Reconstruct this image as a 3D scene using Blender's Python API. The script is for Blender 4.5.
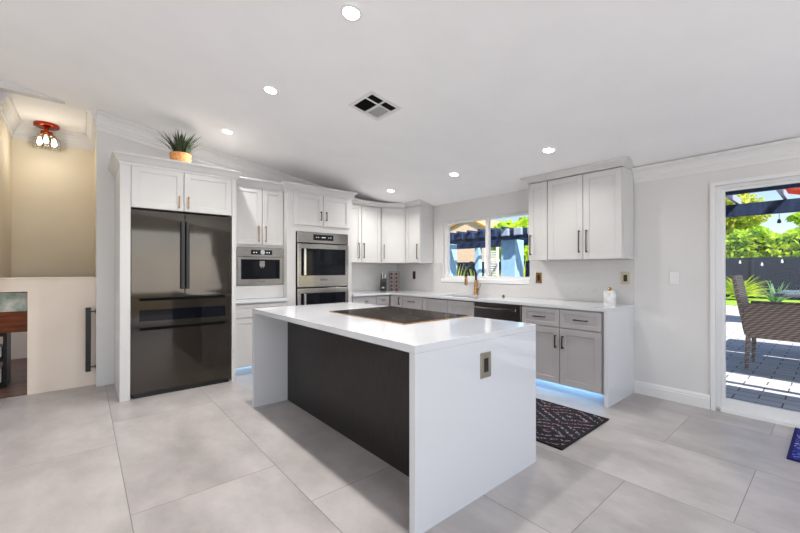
import bpy, bmesh, math, random
from mathutils import Vector, Matrix
random.seed(7)
PI = math.pi
S = bpy.context.scene
COL = S.collection
for o in list(bpy.data.objects):
    bpy.data.objects.remove(o)

# ------------------------------------------------------------------ camera
cam_d = bpy.data.cameras.new('camera')
cam_d.sensor_width = 36.0
cam_d.lens = 36.0 * 373.0955 / 800.0
cam_d.shift_y = (268.47 - 266.5) / 800.0
cam_d.clip_start = 0.05
cam_d.clip_end = 400
cam = bpy.data.objects.new('camera', cam_d)
COL.objects.link(cam)
cam.location = (0, 0, 1.2846)
cam.rotation_euler = (math.radians(90 + .1864), 0, math.radians(49.6716 - 90))
S.camera = cam

# ------------------------------------------------------------------ world, sun, fill light, exposure
W = bpy.data.worlds.new('sky')
S.world = W
W.use_nodes = True
wn = W.node_tree
wn.nodes.clear()
wo = wn.nodes.new('ShaderNodeOutputWorld')
wb = wn.nodes.new('ShaderNodeBackground')
ws = wn.nodes.new('ShaderNodeTexSky')
ws.sky_type = 'NISHITA'
ws.sun_disc = False
ws.sun_elevation = math.radians(52)
ws.sun_rotation = math.radians(160)
ws.air_density = 1.0
ws.dust_density = 0.6
ws.ozone_density = 1.6
wb.inputs['Strength'].default_value = 0.11
wn.links.new(ws.outputs[0], wb.inputs[0])
wn.links.new(wb.outputs[0], wo.inputs[0])


def light(name, kind, loc, power, color=(1, 1, 1), aim=None, size=None, size_y=None, **kw):
    d = bpy.data.lights.new(name, kind)
    d.energy = power
    d.color = color
    if kind == 'AREA':
        if size_y:
            d.shape = 'RECTANGLE'
            d.size = size
            d.size_y = size_y
        else:
            d.shape = 'DISK'
            d.size = size
    elif size is not None and kind in ('POINT', 'SPOT'):
        d.shadow_soft_size = size
    for k, v in kw.items():
        setattr(d, k, v)
    o = bpy.data.objects.new(name, d)
    COL.objects.link(o)
    o.location = loc
    if aim is not None:
        v = Vector(aim)
        o.rotation_euler = v.to_track_quat('-Z', 'Y').to_euler()
    return o


light('sun', 'SUN', (0, 0, 30), 6.6, (1, .95, .87), aim=(.33, .62, -.80), angle=math.radians(.6))
# area fill lights added behind the camera, tilted up to brighten the ceiling
light('fill_front', 'AREA', (.9, -3.42, 1.55), 72, (.90, .94, 1), aim=(0, 1, .85), size=4.4, size_y=2.3)
light('fill_left', 'AREA', (-3.42, 1.2, 1.5), 36, (1, .96, .93), aim=(1, 0, .85), size=4.2, size_y=2.2)

S.view_settings.view_transform = 'Standard'
S.view_settings.look = 'None'
S.view_settings.exposure = 0.79
S.view_settings.gamma = 1
S.view_settings.use_curve_mapping = False
S.cycles.use_denoising = True
S.cycles.max_bounces = 10
S.cycles.diffuse_bounces = 6
S.cycles.glossy_bounces = 5
S.cycles.transmission_bounces = 8
S.cycles.transparent_max_bounces = 12
S.cycles.sample_clamp_indirect = 6
S.cycles.caustics_reflective = False
S.cycles.caustics_refractive = False
S.cycles.blur_glossy = 1.0


# ------------------------------------------------------------------ materials
def srgb(r, g, b):
    f = lambda c: ((c / 255) / 12.92 if c / 255 <= .04045 else (((c / 255) + .055) / 1.055) ** 2.4)
    return (f(r), f(g), f(b), 1)


def lin(r, g=None, b=None):
    return (r, r if g is None else g, r if b is None else b, 1)


class NT:
    def __init__(self, mat):
        self.t = mat.node_tree

    def n(self, typ, **kw):
        x = self.t.nodes.new(typ)
        for k, v in kw.items():
            setattr(x, k, v)
        return x

    def l(self, a, b):
        self.t.links.new(a, b)

    def math(self, op, a, b=None, c=None):
        m = self.n('ShaderNodeMath', operation=op)
        for i, v in enumerate((a, b, c)):
            if v is None:
                continue
            if isinstance(v, (int, float)):
                m.inputs[i].default_value = v
            else:
                self.l(v, m.inputs[i])
        return m.outputs[0]

    def mix(self, fac, a, b):
        m = self.n('ShaderNodeMix', data_type='RGBA')
        for s, v in ((m.inputs[0], fac), (m.inputs[6], a), (m.inputs[7], b)):
            if isinstance(v, (int, float, tuple)):
                s.default_value = v
            else:
                self.l(v, s)
        return m.outputs[2]


def mat(name, color=(.8, .8, .8, 1), rough=.5, metal=0.0, coat=0.0, emis=None, estr=0.0, trans=0.0, ior=1.45, alpha=1.0, spec=None):
    m = bpy.data.materials.new(name)
    m.use_nodes = True
    b = m.node_tree.nodes['Principled BSDF']
    b.inputs['Base Color'].default_value = color
    b.inputs['Roughness'].default_value = rough
    b.inputs['Metallic'].default_value = metal
    b.inputs['Coat Weight'].default_value = coat
    b.inputs['Coat Roughness'].default_value = .05
    b.inputs['IOR'].default_value = ior
    b.inputs['Transmission Weight'].default_value = trans
    b.inputs['Alpha'].default_value = alpha
    if spec is not None:
        b.inputs['Specular IOR Level'].default_value = spec
    if emis:
        b.inputs['Emission Color'].default_value = emis
        b.inputs['Emission Strength'].default_value = estr
    m.diffuse_color = color
    return m


def bsdf(m):
    return m.node_tree.nodes['Principled BSDF']


def noise_color(m, c1, c2, scale=6, detail=4, lo=.35, hi=.65, stretch=None, space='Object', bump=0.0, bdist=.01):
    """procedural variation between two colours, optional bump"""
    t = NT(m)
    tc = t.n('ShaderNodeTexCoord')
    mp = t.n('ShaderNodeMapping')
    if stretch:
        mp.inputs['Scale'].default_value = stretch
    t.l(tc.outputs[space], mp.inputs[0])
    nz = t.n('ShaderNodeTexNoise')
    nz.inputs['Scale'].default_value = scale
    nz.inputs['Detail'].default_value = detail
    t.l(mp.outputs[0], nz.inputs['Vector'])
    r = t.n('ShaderNodeValToRGB')
    r.color_ramp.elements[0].position = lo
    r.color_ramp.elements[1].position = hi
    r.color_ramp.elements[0].color = c1
    r.color_ramp.elements[1].color = c2
    t.l(nz.outputs[0], r.inputs[0])
    t.l(r.outputs[0], bsdf(m).inputs['Base Color'])
    if bump:
        bp = t.n('ShaderNodeBump')
        bp.inputs['Strength'].default_value = bump
        bp.inputs['Distance'].default_value = bdist
        t.l(nz.outputs[0], bp.inputs['Height'])
        t.l(bp.outputs[0], bsdf(m).inputs['Normal'])
    return m


M = {}
M['wall'] = noise_color(mat('wall_paint', rough=.7), lin(.66, .652, .645), lin(.68, .672, .665), 2.5, 2)
M['foyer'] = noise_color(mat('cream_paint', rough=.7), srgb(222, 213, 192), srgb(226, 217, 197), 2.0, 2)
M['offwhite'] = noise_color(mat('off_white_plaster', rough=.7), srgb(220, 206, 192), srgb(226, 213, 200), 2.0, 2)
M['ceiling'] = noise_color(mat('ceiling_paint', rough=.8), lin(.91, .91, .91), lin(.93, .93, .93), 3, 2)
M['trim'] = mat('white_trim_paint', lin(.74, .735, .73), .4)
M['cab'] = noise_color(mat('white_cabinet_lacquer', rough=.32), lin(.60, .592, .585), lin(.62, .612, .605), 3, 1)
M['cab_grey'] = noise_color(mat('pale_grey_cabinet_lacquer', rough=.35), lin(.44, .42, .425), lin(.47, .45, .455), 3, 1)
M['vinyl'] = mat('white_window_vinyl', lin(.78), .3)
M['brass'] = noise_color(mat('aged_brass', rough=.3, metal=.9), srgb(150, 112, 72), srgb(186, 146, 98), 30, 3)
M['bronze'] = noise_color(mat('dark_bronze', rough=.35, metal=.8), srgb(70, 48, 38), srgb(98, 70, 54), 30, 3)
M['void'] = mat('matte_black_recess', lin(.004), .9, spec=.1)
M['gold_pale'] = mat('pale_brushed_brass', lin(.48, .43, .33), .35, .9)
M['black'] = mat('black_metal', lin(.012), .35, .3)
M['blackplastic'] = mat('black_plastic', lin(.01), .4)
M['steel'] = noise_color(mat('brushed_stainless_steel', rough=.14, metal=1), lin(.34, .325, .31), lin(.50, .48, .46), 8, 3, stretch=(1, 1, 60))
M['steel_dark'] = noise_color(mat('dark_stainless_steel', rough=.3, metal=1), lin(.09, .085, .08), lin(.14, .13, .125), 8, 3, stretch=(1, 1, 60))
M['fridge'] = noise_color(mat('smoked_glass_fridge_front', rough=.05, metal=.65), lin(.050, .042, .035), lin(.060, .050, .041), 2, 1)
M['oven_glass'] = mat('black_oven_glass', lin(.004, .005, .008), .05, spec=.28)
M['display'] = mat('black_display', lin(.005), .08)
M['display_lit'] = mat('display_symbols', lin(.6), .4, emis=(.8, .9, 1, 1), estr=.8)
M['glass_black'] = mat('black_cooktop_glass', lin(.020, .014, .011), .12, ior=1.12, spec=.03)
M['ring'] = mat('cooktop_print', lin(.10), .2)
M['copper'] = mat('copper_metal', srgb(170, 62, 38), .25, 1)
M['clay'] = noise_color(mat('woven_terracotta', rough=.8), srgb(196, 128, 76), srgb(226, 164, 108), 60, 2, bump=.4)
M['white_ceramic'] = noise_color(mat('white_marble_ceramic', rough=.25), lin(.60), lin(.80), 20, 3)
M['gold'] = mat('gold_metal', srgb(196, 156, 78), .25, 1)
M['plastic_white'] = mat('white_plastic', lin(.75), .35)
M['leather'] = noise_color(mat('brown_wood_panel', rough=.4), srgb(96, 48, 26), srgb(140, 78, 46), 3, 4, stretch=(1, 1, 8))
M['walnut'] = noise_color(mat('dark_walnut_floor', rough=.35), srgb(82, 54, 44), srgb(122, 88, 72), 3, 4, stretch=(1, 8, 1))
M['art'] = noise_color(mat('pale_teal_print', rough=.3), srgb(130, 166, 160), srgb(240, 244, 238), 7, 4)
M['cloth'] = mat('white_cloth', lin(.7), .9)
M['navy'] = noise_color(mat('navy_painted_wood', rough=.7, spec=.2), srgb(30, 42, 66), srgb(44, 60, 92), 4, 3, stretch=(1, 6, 1))
M['palewood'] = mat('pale_blue_painted_wood', srgb(150, 160, 176), .5)
M['bluecol'] = noise_color(mat('blue_stucco', rough=.8), srgb(138, 178, 206), srgb(150, 190, 216), 8, 3)
M['fence'] = noise_color(mat('charcoal_fence_panel', rough=.9, spec=.1), srgb(22, 30, 50), srgb(32, 42, 66), 3, 3, stretch=(1, 1, 6))
M['stucco'] = noise_color(mat('peach_stucco', rough=.9), srgb(206, 178, 156), srgb(214, 188, 168), 5, 3)
M['fascia'] = mat('ochre_fascia', srgb(170, 128, 60), .7)
M['roof'] = noise_color(mat('tan_roof_tiles', rough=.8), srgb(150, 120, 92), srgb(186, 156, 122), 20, 3)
M['red'] = mat('coral_canvas', srgb(220, 90, 66), .8)
M['tabletop'] = mat('slate_table_top', srgb(84, 92, 110), .25)
M['bark'] = noise_color(mat('bark', rough=.9), srgb(70, 56, 44), srgb(110, 92, 74), 12, 4)
M['louvre'] = mat('white_louvre', lin(.75), .5)
M['jar_red'] = mat('red_spice', srgb(140, 40, 24), .5)
M['jar_glass'] = mat('spice_jar_glass', srgb(64, 34, 26), .08)
M['lid_dark'] = noise_color(mat('dark_red_jar_lid', rough=.4), srgb(40, 20, 18), srgb(120, 52, 40), 30, 2)
M['chrome'] = mat('chrome', lin(.75), .12, 1)


def leaf_mat(name, c1, c2, trans=.5):
    m = noise_color(mat(name, rough=.55), c1, c2, 1.7, 5, .3, .7)
    t = NT(m)
    tr = t.n('ShaderNodeBsdfTranslucent')
    ms = t.n('ShaderNodeMixShader')
    ms.inputs[0].default_value = trans
    out = m.node_tree.nodes['Material Output']
    src = bsdf(m).inputs['Base Color'].links[0].from_socket
    t.l(src, tr.inputs[0])
    t.l(bsdf(m).outputs[0], ms.inputs[1])
    t.l(tr.outputs[0], ms.inputs[2])
    t.l(ms.outputs[0], out.inputs[0])
    return m


M['leaf'] = leaf_mat('hedge_leaves', srgb(110, 172, 30), srgb(214, 232, 60))
M['leaf_yellow'] = leaf_mat('yellow_green_leaves', srgb(140, 180, 30), srgb(236, 234, 64))
M['leaf_dark'] = leaf_mat('dark_grass_blades', srgb(14, 26, 12), srgb(58, 76, 36), .08)
M['leaf_agave'] = leaf_mat('agave_leaves', srgb(70, 120, 84), srgb(150, 186, 150))
M['leaf_tree'] = leaf_mat('tree_leaves', srgb(120, 156, 40), srgb(226, 218, 96))
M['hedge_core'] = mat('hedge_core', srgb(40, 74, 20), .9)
M['lawn'] = noise_color(mat('lawn_green', rough=.9), srgb(96, 140, 40), srgb(150, 180, 60), 9, 5)


def quartz():
    m = mat('white_quartz', rough=.09, coat=.3)
    t = NT(m)
    tc = t.n('ShaderNodeTexCoord')
    nz = t.n('ShaderNodeTexNoise')
    nz.inputs['Scale'].default_value = 1.6
    nz.inputs['Detail'].default_value = 6
    nz.inputs['Distortion'].default_value = 1.2
    t.l(tc.outputs['Object'], nz.inputs[0])
    v = t.math('ABSOLUTE', t.math('SUBTRACT', nz.outputs[0], .5))
    v = t.math('SUBTRACT', 1, t.math('MINIMUM', t.math('MULTIPLY', v, 70), 1))
    n2 = t.n('ShaderNodeTexNoise')
    n2.inputs['Scale'].default_value = 3
    t.l(tc.outputs['Object'], n2.inputs[0])
    v = t.math('MULTIPLY', v, t.math('MULTIPLY', t.math('GREATER_THAN', n2.outputs[0], .52), .22))
    c = t.mix(v, lin(.60, .59, .58), lin(.38, .37, .36))
    t.l(c, bsdf(m).inputs['Base Color'])
    return m


M['quartz'] = mat('plain_white_quartz', lin(.66, .67, .70), .08, coat=.3)
M['backsplash'] = quartz()
M['backsplash'].name = 'veined_quartz_splashback'
bsdf(M['backsplash']).inputs['Roughness'].default_value = .2


def wood_dark():
    m = mat('black_brown_wood_veneer', rough=.42)
    t = NT(m)
    tc = t.n('ShaderNodeTexCoord')
    mp = t.n('ShaderNodeMapping')
    mp.inputs['Scale'].default_value = (1, 14, 1.2)
    t.l(tc.outputs['Object'], mp.inputs[0])
    nz = t.n('ShaderNodeTexNoise')
    nz.inputs['Scale'].default_value = 6
    nz.inputs['Detail'].default_value = 6
    t.l(mp.outputs[0], nz.inputs[0])
    r = t.n('ShaderNodeValToRGB')
    r.color_ramp.elements[0].position = .3
    r.color_ramp.elements[1].position = .75
    r.color_ramp.elements[0].color = srgb(20, 17, 16)
    r.color_ramp.elements[1].color = srgb(42, 37, 34)
    t.l(nz.outputs[0], r.inputs[0])
    t.l(r.outputs[0], bsdf(m).inputs['Base Color'])
    return m


M['darkwood'] = wood_dark()


def tile_floor():
    m = mat('porcelain_floor_tiles', rough=.28)
    t = NT(m)
    tc = t.n('ShaderNodeTexCoord')
    sp = t.n('ShaderNodeSeparateXYZ')
    t.l(tc.outputs['Object'], sp.inputs[0])
    TX, TY, X0 = .776, 1.55, .190
    gx = t.math('DIVIDE', t.math('SUBTRACT', sp.outputs[0], X0), TX)
    ix = t.math('FLOOR', gx)
    fx = t.math('MULTIPLY', t.math('SUBTRACT', gx, ix), TX)
    # columns (ix): even ones have joints at y = .85, odd ones at .345
    odd = t.math('FLOORED_MODULO', ix, 2)
    y0 = t.math('ADD', .85, t.math('MULTIPLY', odd, -.50))
    gy = t.math('DIVIDE', t.math('SUBTRACT', sp.outputs[1], y0), TY)
    iy = t.math('FLOOR', gy)
    fy = t.math('MULTIPLY', t.math('SUBTRACT', gy, iy), TY)
    dx = t.math('MINIMUM', fx, t.math('SUBTRACT', TX, fx))
    dy = t.math('MINIMUM', fy, t.math('SUBTRACT', TY, fy))
    d = t.math('MINIMUM', dx, dy)
    g = t.math('LESS_THAN', d, .0022)
    cmb = t.n('ShaderNodeCombineXYZ')
    t.l(ix, cmb.inputs[0])
    t.l(iy, cmb.inputs[1])
    wnz = t.n('ShaderNodeTexWhiteNoise', noise_dimensions='3D')
    t.l(cmb.outputs[0], wnz.inputs[0])
    add = t.n('ShaderNodeVectorMath', operation='ADD')
    sc = t.n('ShaderNodeVectorMath', operation='SCALE')
    t.l(wnz.outputs[1], sc.inputs[0])
    sc.inputs['Scale'].default_value = 20
    t.l(tc.outputs['Object'], add.inputs[0])
    t.l(sc.outputs[0], add.inputs[1])
    mp = t.n('ShaderNodeMapping')
    mp.inputs['Scale'].default_value = (1.0, .6, 1)
    t.l(add.outputs[0], mp.inputs[0])
    nz = t.n('ShaderNodeTexNoise')
    nz.inputs['Scale'].default_value = 2.6
    nz.inputs['Detail'].default_value = 7
    nz.inputs['Roughness'].default_value = .62
    t.l(mp.outputs[0], nz.inputs[0])
    r = t.n('ShaderNodeValToRGB')
    r.color_ramp.elements[0].position = .34
    r.color_ramp.elements[1].position = .66
    r.color_ramp.elements[0].color = lin(.345, .32, .31)
    r.color_ramp.elements[1].color = lin(.51, .478, .467)
    t.l(nz.outputs[0], r.inputs[0])
    tint = t.math('ADD', .96, t.math('MULTIPLY', wnz.outputs[0], .07))
    hs = t.n('ShaderNodeHueSaturation')
    t.l(r.outputs[0], hs.inputs['Color'])
    t.l(tint, hs.inputs['Value'])
    c = t.mix(g, hs.outputs[0], lin(.21, .195, .18))
    t.l(c, bsdf(m).inputs['Base Color'])
    ro = t.math('ADD', .26, t.math('MULTIPLY', nz.outputs[0], .12))
    t.l(ro, bsdf(m).inputs['Roughness'])
    bp = t.n('ShaderNodeBump')
    bp.inputs['Strength'].default_value = .3
    bp.inputs['Distance'].default_value = .002
    t.l(t.math('SUBTRACT', 1, g), bp.inputs['Height'])
    t.l(bp.outputs[0], bsdf(m).inputs['Normal'])
    return m


M['tiles'] = tile_floor()


def pavers():
    m = mat('grey_patio_pavers', rough=.75)
    t = NT(m)
    tc = t.n('ShaderNodeTexCoord')
    mp = t.n('ShaderNodeMapping')
    mp.inputs['Rotation'].default_value = (0, 0, PI / 2)
    t.l(tc.outputs['Object'], mp.inputs[0])
    br = t.n('ShaderNodeTexBrick')
    br.inputs['Scale'].default_value = 1
    br.inputs['Brick Width'].default_value = .36
    br.inputs['Row Height'].default_value = .175
    br.inputs['Mortar Size'].default_value = .006
    br.inputs['Color1'].default_value = srgb(164, 166, 172)
    br.inputs['Color2'].default_value = srgb(182, 182, 186)
    br.inputs['Mortar'].default_value = srgb(70, 70, 74)
    t.l(mp.outputs[0], br.inputs[0])
    t.l(br.outputs[0], bsdf(m).inputs['Base Color'])
    bp = t.n('ShaderNodeBump')
    bp.inputs['Strength'].default_value = .5
    bp.inputs['Distance'].default_value = .01
    bp.invert = True
    t.l(br.outputs[1], bp.inputs['Height'])
    t.l(bp.outputs[0], bsdf(m).inputs['Normal'])
    return m


M['pavers'] = pavers()


def wicker():
    m = mat('brown_wicker', rough=.6)
    t = NT(m)
    tc = t.n('ShaderNodeTexCoord')
    ck = []
    w1 = t.n('ShaderNodeTexWave', bands_direction='Z')
    w1.inputs['Scale'].default_value = 14
    w1.inputs['Distortion'].default_value = .6
    w2 = t.n('ShaderNodeTexWave', bands_direction='DIAGONAL')
    w2.inputs['Scale'].default_value = 8
    t.l(tc.outputs['Object'], w1.inputs[0])
    t.l(tc.outputs['Object'], w2.inputs[0])
    f = t.math('MULTIPLY', w1.outputs[1], t.math('ADD', .4, t.math('MULTIPLY', w2.outputs[1], .6)))
    c = t.mix(f, srgb(90, 74, 66), srgb(206, 182, 166))
    t.l(c, bsdf(m).inputs['Base Color'])
    bp = t.n('ShaderNodeBump')
    bp.inputs['Strength'].default_value = .6
    bp.inputs['Distance'].default_value = .008
    t.l(f, bp.inputs['Height'])
    t.l(bp.outputs[0], bsdf(m).inputs['Normal'])
    return m


M['wicker'] = wicker()


def rug_mat(name, base, accents, sx, sy, line=.22, seedoff=0.0):
    """concentric broken diamonds woven over a dark ground"""
    m = mat(name, rough=.95)
    t = NT(m)
    tc = t.n('ShaderNodeTexCoord')
    nz0 = t.n('ShaderNodeTexNoise')
    nz0.inputs['Scale'].default_value = 9
    t.l(tc.outputs['Object'], nz0.inputs[0])
    sp = t.n('ShaderNodeSeparateXYZ')
    t.l(tc.outputs['Object'], sp.inputs[0])
    wob = t.math('MULTIPLY', t.math('SUBTRACT', nz0.outputs[0], .5), .35)
    x = t.math('ABSOLUTE', t.math('SUBTRACT', t.math('FLOORED_MODULO', t.math('DIVIDE', sp.outputs[0], sx), 1.0), .5))
    y = t.math('ABSOLUTE', t.math('SUBTRACT', t.math('FLOORED_MODULO', t.math('DIVIDE', sp.outputs[1], sy), 1.0), .5))
    d = t.math('ADD', t.math('ADD', x, y), t.math('MULTIPLY', wob, .25))
    ring = t.math('FRACT', t.math('MULTIPLY', d, 5.0))
    on = t.math('LESS_THAN', ring, line + .12)
    # dashes broken along the lines
    dash = t.n('ShaderNodeTexNoise')
    dash.inputs['Scale'].default_value = 1
    dash.inputs['Detail'].default_value = 1
    dmp = t.n('ShaderNodeMapping')
    dmp.inputs['Scale'].default_value = (70, 45, 1)
    t.l(tc.outputs['Object'], dmp.inputs[0])
    t.l(dmp.outputs[0], dash.inputs[0])
    on = t.math('MULTIPLY', on, t.math('GREATER_THAN', dash.outputs[0], .53))
    big = t.n('ShaderNodeTexNoise')
    big.inputs['Scale'].default_value = 5
    t.l(tc.outputs['Object'], big.inputs[0])
    acc = t.mix(t.math('GREATER_THAN', big.outputs[0], .5), accents[0], accents[1])
    c = t.mix(on, base, acc)
    t.l(c, bsdf(m).inputs['Base Color'])
    bp = t.n('ShaderNodeBump')
    bp.inputs['Strength'].default_value = .4
    bp.inputs['Distance'].default_value = .003
    t.l(dash.outputs[0], bp.inputs['Height'])
    t.l(bp.outputs[0], bsdf(m).inputs['Normal'])
    return m


M['rug_black'] = rug_mat('black_patterned_rug', srgb(14, 12, 24), (srgb(150, 116, 120), srgb(150, 140, 150)), .42, .62)
M['rug_blue'] = rug_mat('blue_patterned_rug', srgb(14, 22, 120), (srgb(190, 196, 224), srgb(110, 130, 200)), .24, .30, .3)
M['rug_edge'] = mat('black_rug_binding', srgb(10, 10, 18), .9)
M['rug_edge_blue'] = mat('blue_rug_binding', srgb(8, 10, 86), .9)


def window_glass():
    m = bpy.data.materials.new('window_glass')
    m.use_nodes = True
    m.node_tree.nodes.clear()
    t = NT(m)
    o = t.n('ShaderNodeOutputMaterial')
    tr = t.n('ShaderNodeBsdfTransparent')
    gl = t.n('ShaderNodeBsdfGlossy')
    gl.inputs['Roughness'].default_value = .02
    mx = t.n('ShaderNodeMixShader')
    mx.inputs[0].default_value = .012
    t.l(tr.outputs[0], mx.inputs[1])
    t.l(gl.outputs[0], mx.inputs[2])
    t.l(mx.outputs[0], o.inputs[0])
    return m


M['glass'] = window_glass()
M['shade_glass'] = mat('clear_shade_glass', (1, 1, 1, 1), .02, trans=1.0, ior=1.2)


# ------------------------------------------------------------------ mesh helpers
def bx(bm, x0, x1, y0, y1, z0, z1, bev=0.0, seg=1, mi=0):
    b2 = bmesh.new()
    r = bmesh.ops.create_cube(b2, size=1.0)
    for v in r['verts']:
        v.co = Vector(((x0 + x1) / 2 + v.co.x * (x1 - x0), (y0 + y1) / 2 + v.co.y * (y1 - y0), (z0 + z1) / 2 + v.co.z * (z1 - z0)))
    if bev > 0:
        bev = min(bev, abs(x1 - x0) * .45, abs(y1 - y0) * .45, abs(z1 - z0) * .45)
        bmesh.ops.bevel(b2, geom=b2.edges[:], offset=bev, segments=seg, affect='EDGES', profile=.6)
    for f in b2.faces:
        f.material_index = mi
    merge(bm, b2)
    return bm


def merge(bm, b2, mtx=None):
    me = bpy.data.meshes.new('tmp')
    if mtx is not None:
        bmesh.ops.transform(b2, matrix=mtx, verts=b2.verts[:])
    b2.to_mesh(me)
    b2.free()
    bm.from_mesh(me)
    bpy.data.meshes.remove(me)


def box(*a, **k):
    bm = bmesh.new()
    return bx(bm, *a, **k)


def lathe(bm, prof, c=(0, 0, 0), seg=24, mi=0, mtx=None):
    b2 = bmesh.new()
    rings = []
    for r, z in prof:
        if r < 1e-6:
            rings.append([b2.verts.new((0, 0, z))])
        else:
            rings.append([b2.verts.new((r * math.cos(2 * PI * i / seg), r * math.sin(2 * PI * i / seg), z)) for i in range(seg)])
    for a, b in zip(rings, rings[1:]):
        for i in range(seg):
            j = (i + 1) % seg
            q = []
            for v in ((a[i] if len(a) > 1 else a[0]), (a[j] if len(a) > 1 else a[0]), (b[j] if len(b) > 1 else b[0]), (b[i] if len(b) > 1 else b[0])):
                if v not in q:
                    q.append(v)
            if len(q) > 2:
                b2.faces.new(q)
    for f in b2.faces:
        f.material_index = mi
    bmesh.ops.recalc_face_normals(b2, faces=b2.faces[:])
    m = Matrix.Translation(Vector(c))
    if mtx is not None:
        m = m @ mtx
    merge(bm, b2, m)
    return bm


def tube(bm, pts, r, seg=10, mi=0, cap=True):
    b2 = bmesh.new()
    P = [Vector(p) for p in pts]
    rad = r if isinstance(r, (list, tuple)) else [r] * len(P)
    rings = []
    up = None
    for i, p in enumerate(P):
        if i == 0:
            t = (P[1] - P[0])
        elif i == len(P) - 1:
            t = P[-1] - P[-2]
        else:
            t = (P[i + 1] - P[i]).normalized() + (P[i] - P[i - 1]).normalized()
        t.normalize()
        if up is None:
            up = Vector((0, 0, 1)) if abs(t.z) < .9 else Vector((1, 0, 0))
        a = t.cross(up).normalized()
        b = a.cross(t).normalized()
        up = b
        rings.append([b2.verts.new(p + (a * math.cos(2 * PI * k / seg) + b * math.sin(2 * PI * k / seg)) * rad[i]) for k in range(seg)])
    for A, B in zip(rings, rings[1:]):
        for k in range(seg):
            b2.faces.new((A[k], A[(k + 1) % seg], B[(k + 1) % seg], B[k]))
    if cap:
        b2.faces.new(rings[0])
        b2.faces.new(rings[-1])
    for f in b2.faces:
        f.material_index = mi
    bmesh.ops.recalc_face_normals(b2, faces=b2.faces[:])
    merge(bm, b2)
    return bm


def sweep(bm, path, prof, side=1, zfun=None):
    """profile (out, z) swept along a 2D polyline with mitred corners; out is to the right of travel when side = 1"""
    b2 = bmesh.new()
    P = [Vector(p) for p in path]
    n = len(P)
    rings = []
    for i in range(n):
        d0 = (P[i] - P[i - 1]).normalized() if i > 0 else (P[1] - P[0]).normalized()
        d1 = (P[i + 1] - P[i]).normalized() if i < n - 1 else d0
        n0 = Vector((d0.y, -d0.x)) * side
        n1 = Vector((d1.y, -d1.x)) * side
        m = (n0 + n1).normalized()
        m = m / max(.3, m.dot(n1))
        ring = []
        for o, z in prof:
            q = P[i] + m * o
            zz = z + (zfun(q.x, q.y) if zfun else 0)
            ring.append(b2.verts.new((q.x, q.y, zz)))
        rings.append(ring)
    k = len(prof)
    for A, B in zip(rings, rings[1:]):
        for j in range(k):
            b2.faces.new((A[j], A[(j + 1) % k], B[(j + 1) % k], B[j]))
    b2.faces.new(rings[0])
    b2.faces.new(rings[-1])
    bmesh.ops.recalc_face_normals(b2, faces=b2.faces[:])
    merge(bm, b2)
    return bm


def slab(bm, us, vs, keep, t0, t1, axis='z'):
    """slab of a grid of cells with holes: cells (us x vs) kept by keep(uc, vc), between t0 and t1 on axis"""
    b2 = bmesh.new()
    mk = {'z': lambda u, v, t: (u, v, t), 'x': lambda u, v, t: (t, u, v), 'y': lambda u, v, t: (u, t, v)}[axis]
    V = {}

    def vert(i, j, s):
        if (i, j, s) not in V:
            V[(i, j, s)] = b2.verts.new(mk(us[i], vs[j], t1 if s else t0))
        return V[(i, j, s)]
    K = {(i, j) for i in range(len(us) - 1) for j in range(len(vs) - 1) if keep((us[i] + us[i + 1]) / 2, (vs[j] + vs[j + 1]) / 2)}
    for i, j in K:
        for s in (0, 1):
            b2.faces.new([vert(i, j, s), vert(i + 1, j, s), vert(i + 1, j + 1, s), vert(i, j + 1, s)])
        for di, dj, a, b in ((-1, 0, (i, j), (i, j + 1)), (1, 0, (i + 1, j), (i + 1, j + 1)), (0, -1, (i, j), (i + 1, j)), (0, 1, (i, j + 1), (i + 1, j + 1))):
            if (i + di, j + dj) not in K:
                b2.faces.new([vert(*a, 0), vert(*b, 0), vert(*b, 1), vert(*a, 1)])
    bmesh.ops.recalc_face_normals(b2, faces=b2.faces[:])
    merge(bm, b2)
    return bm


def obj(name, bm, m, parent=None, smooth=False, loc=None, rot=None):
    me = bpy.data.meshes.new(name)
    bm.normal_update()
    bm.to_mesh(me)
    bm.free()
    ms = m if isinstance(m, (list, tuple)) else [m]
    for x in ms:
        me.materials.append(M[x] if isinstance(x, str) else x)
    if smooth:
        for p in me.polygons:
            p.use_smooth = True
        if smooth == 'auto':
            try:
                me.set_sharp_from_angle(angle=math.radians(38))
            except Exception:
                pass
    o = bpy.data.objects.new(name, me)
    COL.objects.link(o)
    if parent is not None:
        o.parent = parent
    if loc is not None:
        o.location = loc
    if rot is not None:
        o.rotation_euler = rot
    return o


def tag(o, label, cat, group=None, kind=None):
    o['label'] = label
    o['category'] = cat
    if group:
        o['group'] = group
    if kind:
        o['kind'] = kind
    return o


def thing(name, label, cat, loc=(0, 0, 0), rz=0.0, group=None):
    o = bpy.data.objects.new(name, None)
    o.empty_display_size = .1
    COL.objects.link(o)
    o.location = loc
    o.rotation_euler = (0, 0, rz)
    return tag(o, label, cat, group)


def struct(name, bm, m, parent=None):
    o = obj(name, bm, m, parent)
    if parent is None:
        o['kind'] = 'structure'
    return o


def struct_empty(name, loc=(0, 0, 0)):
    o = bpy.data.objects.new(name, None)
    COL.objects.link(o)
    o.location = loc
    o['kind'] = 'structure'
    return o


def dup(root, loc=None, rz=None, label=None, group=None):
    r = root.copy()
    COL.objects.link(r)
    if loc is not None:
        r.location = loc
    if rz is not None:
        r.rotation_euler = (0, 0, rz)
    if label:
        r['label'] = label
    if group:
        r['group'] = group
    for ch in list(root.children):
        c = ch.copy()
        COL.objects.link(c)
        c.parent = r
        for g in list(ch.children):
            d = g.copy()
            COL.objects.link(d)
            d.parent = c
    return r


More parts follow.
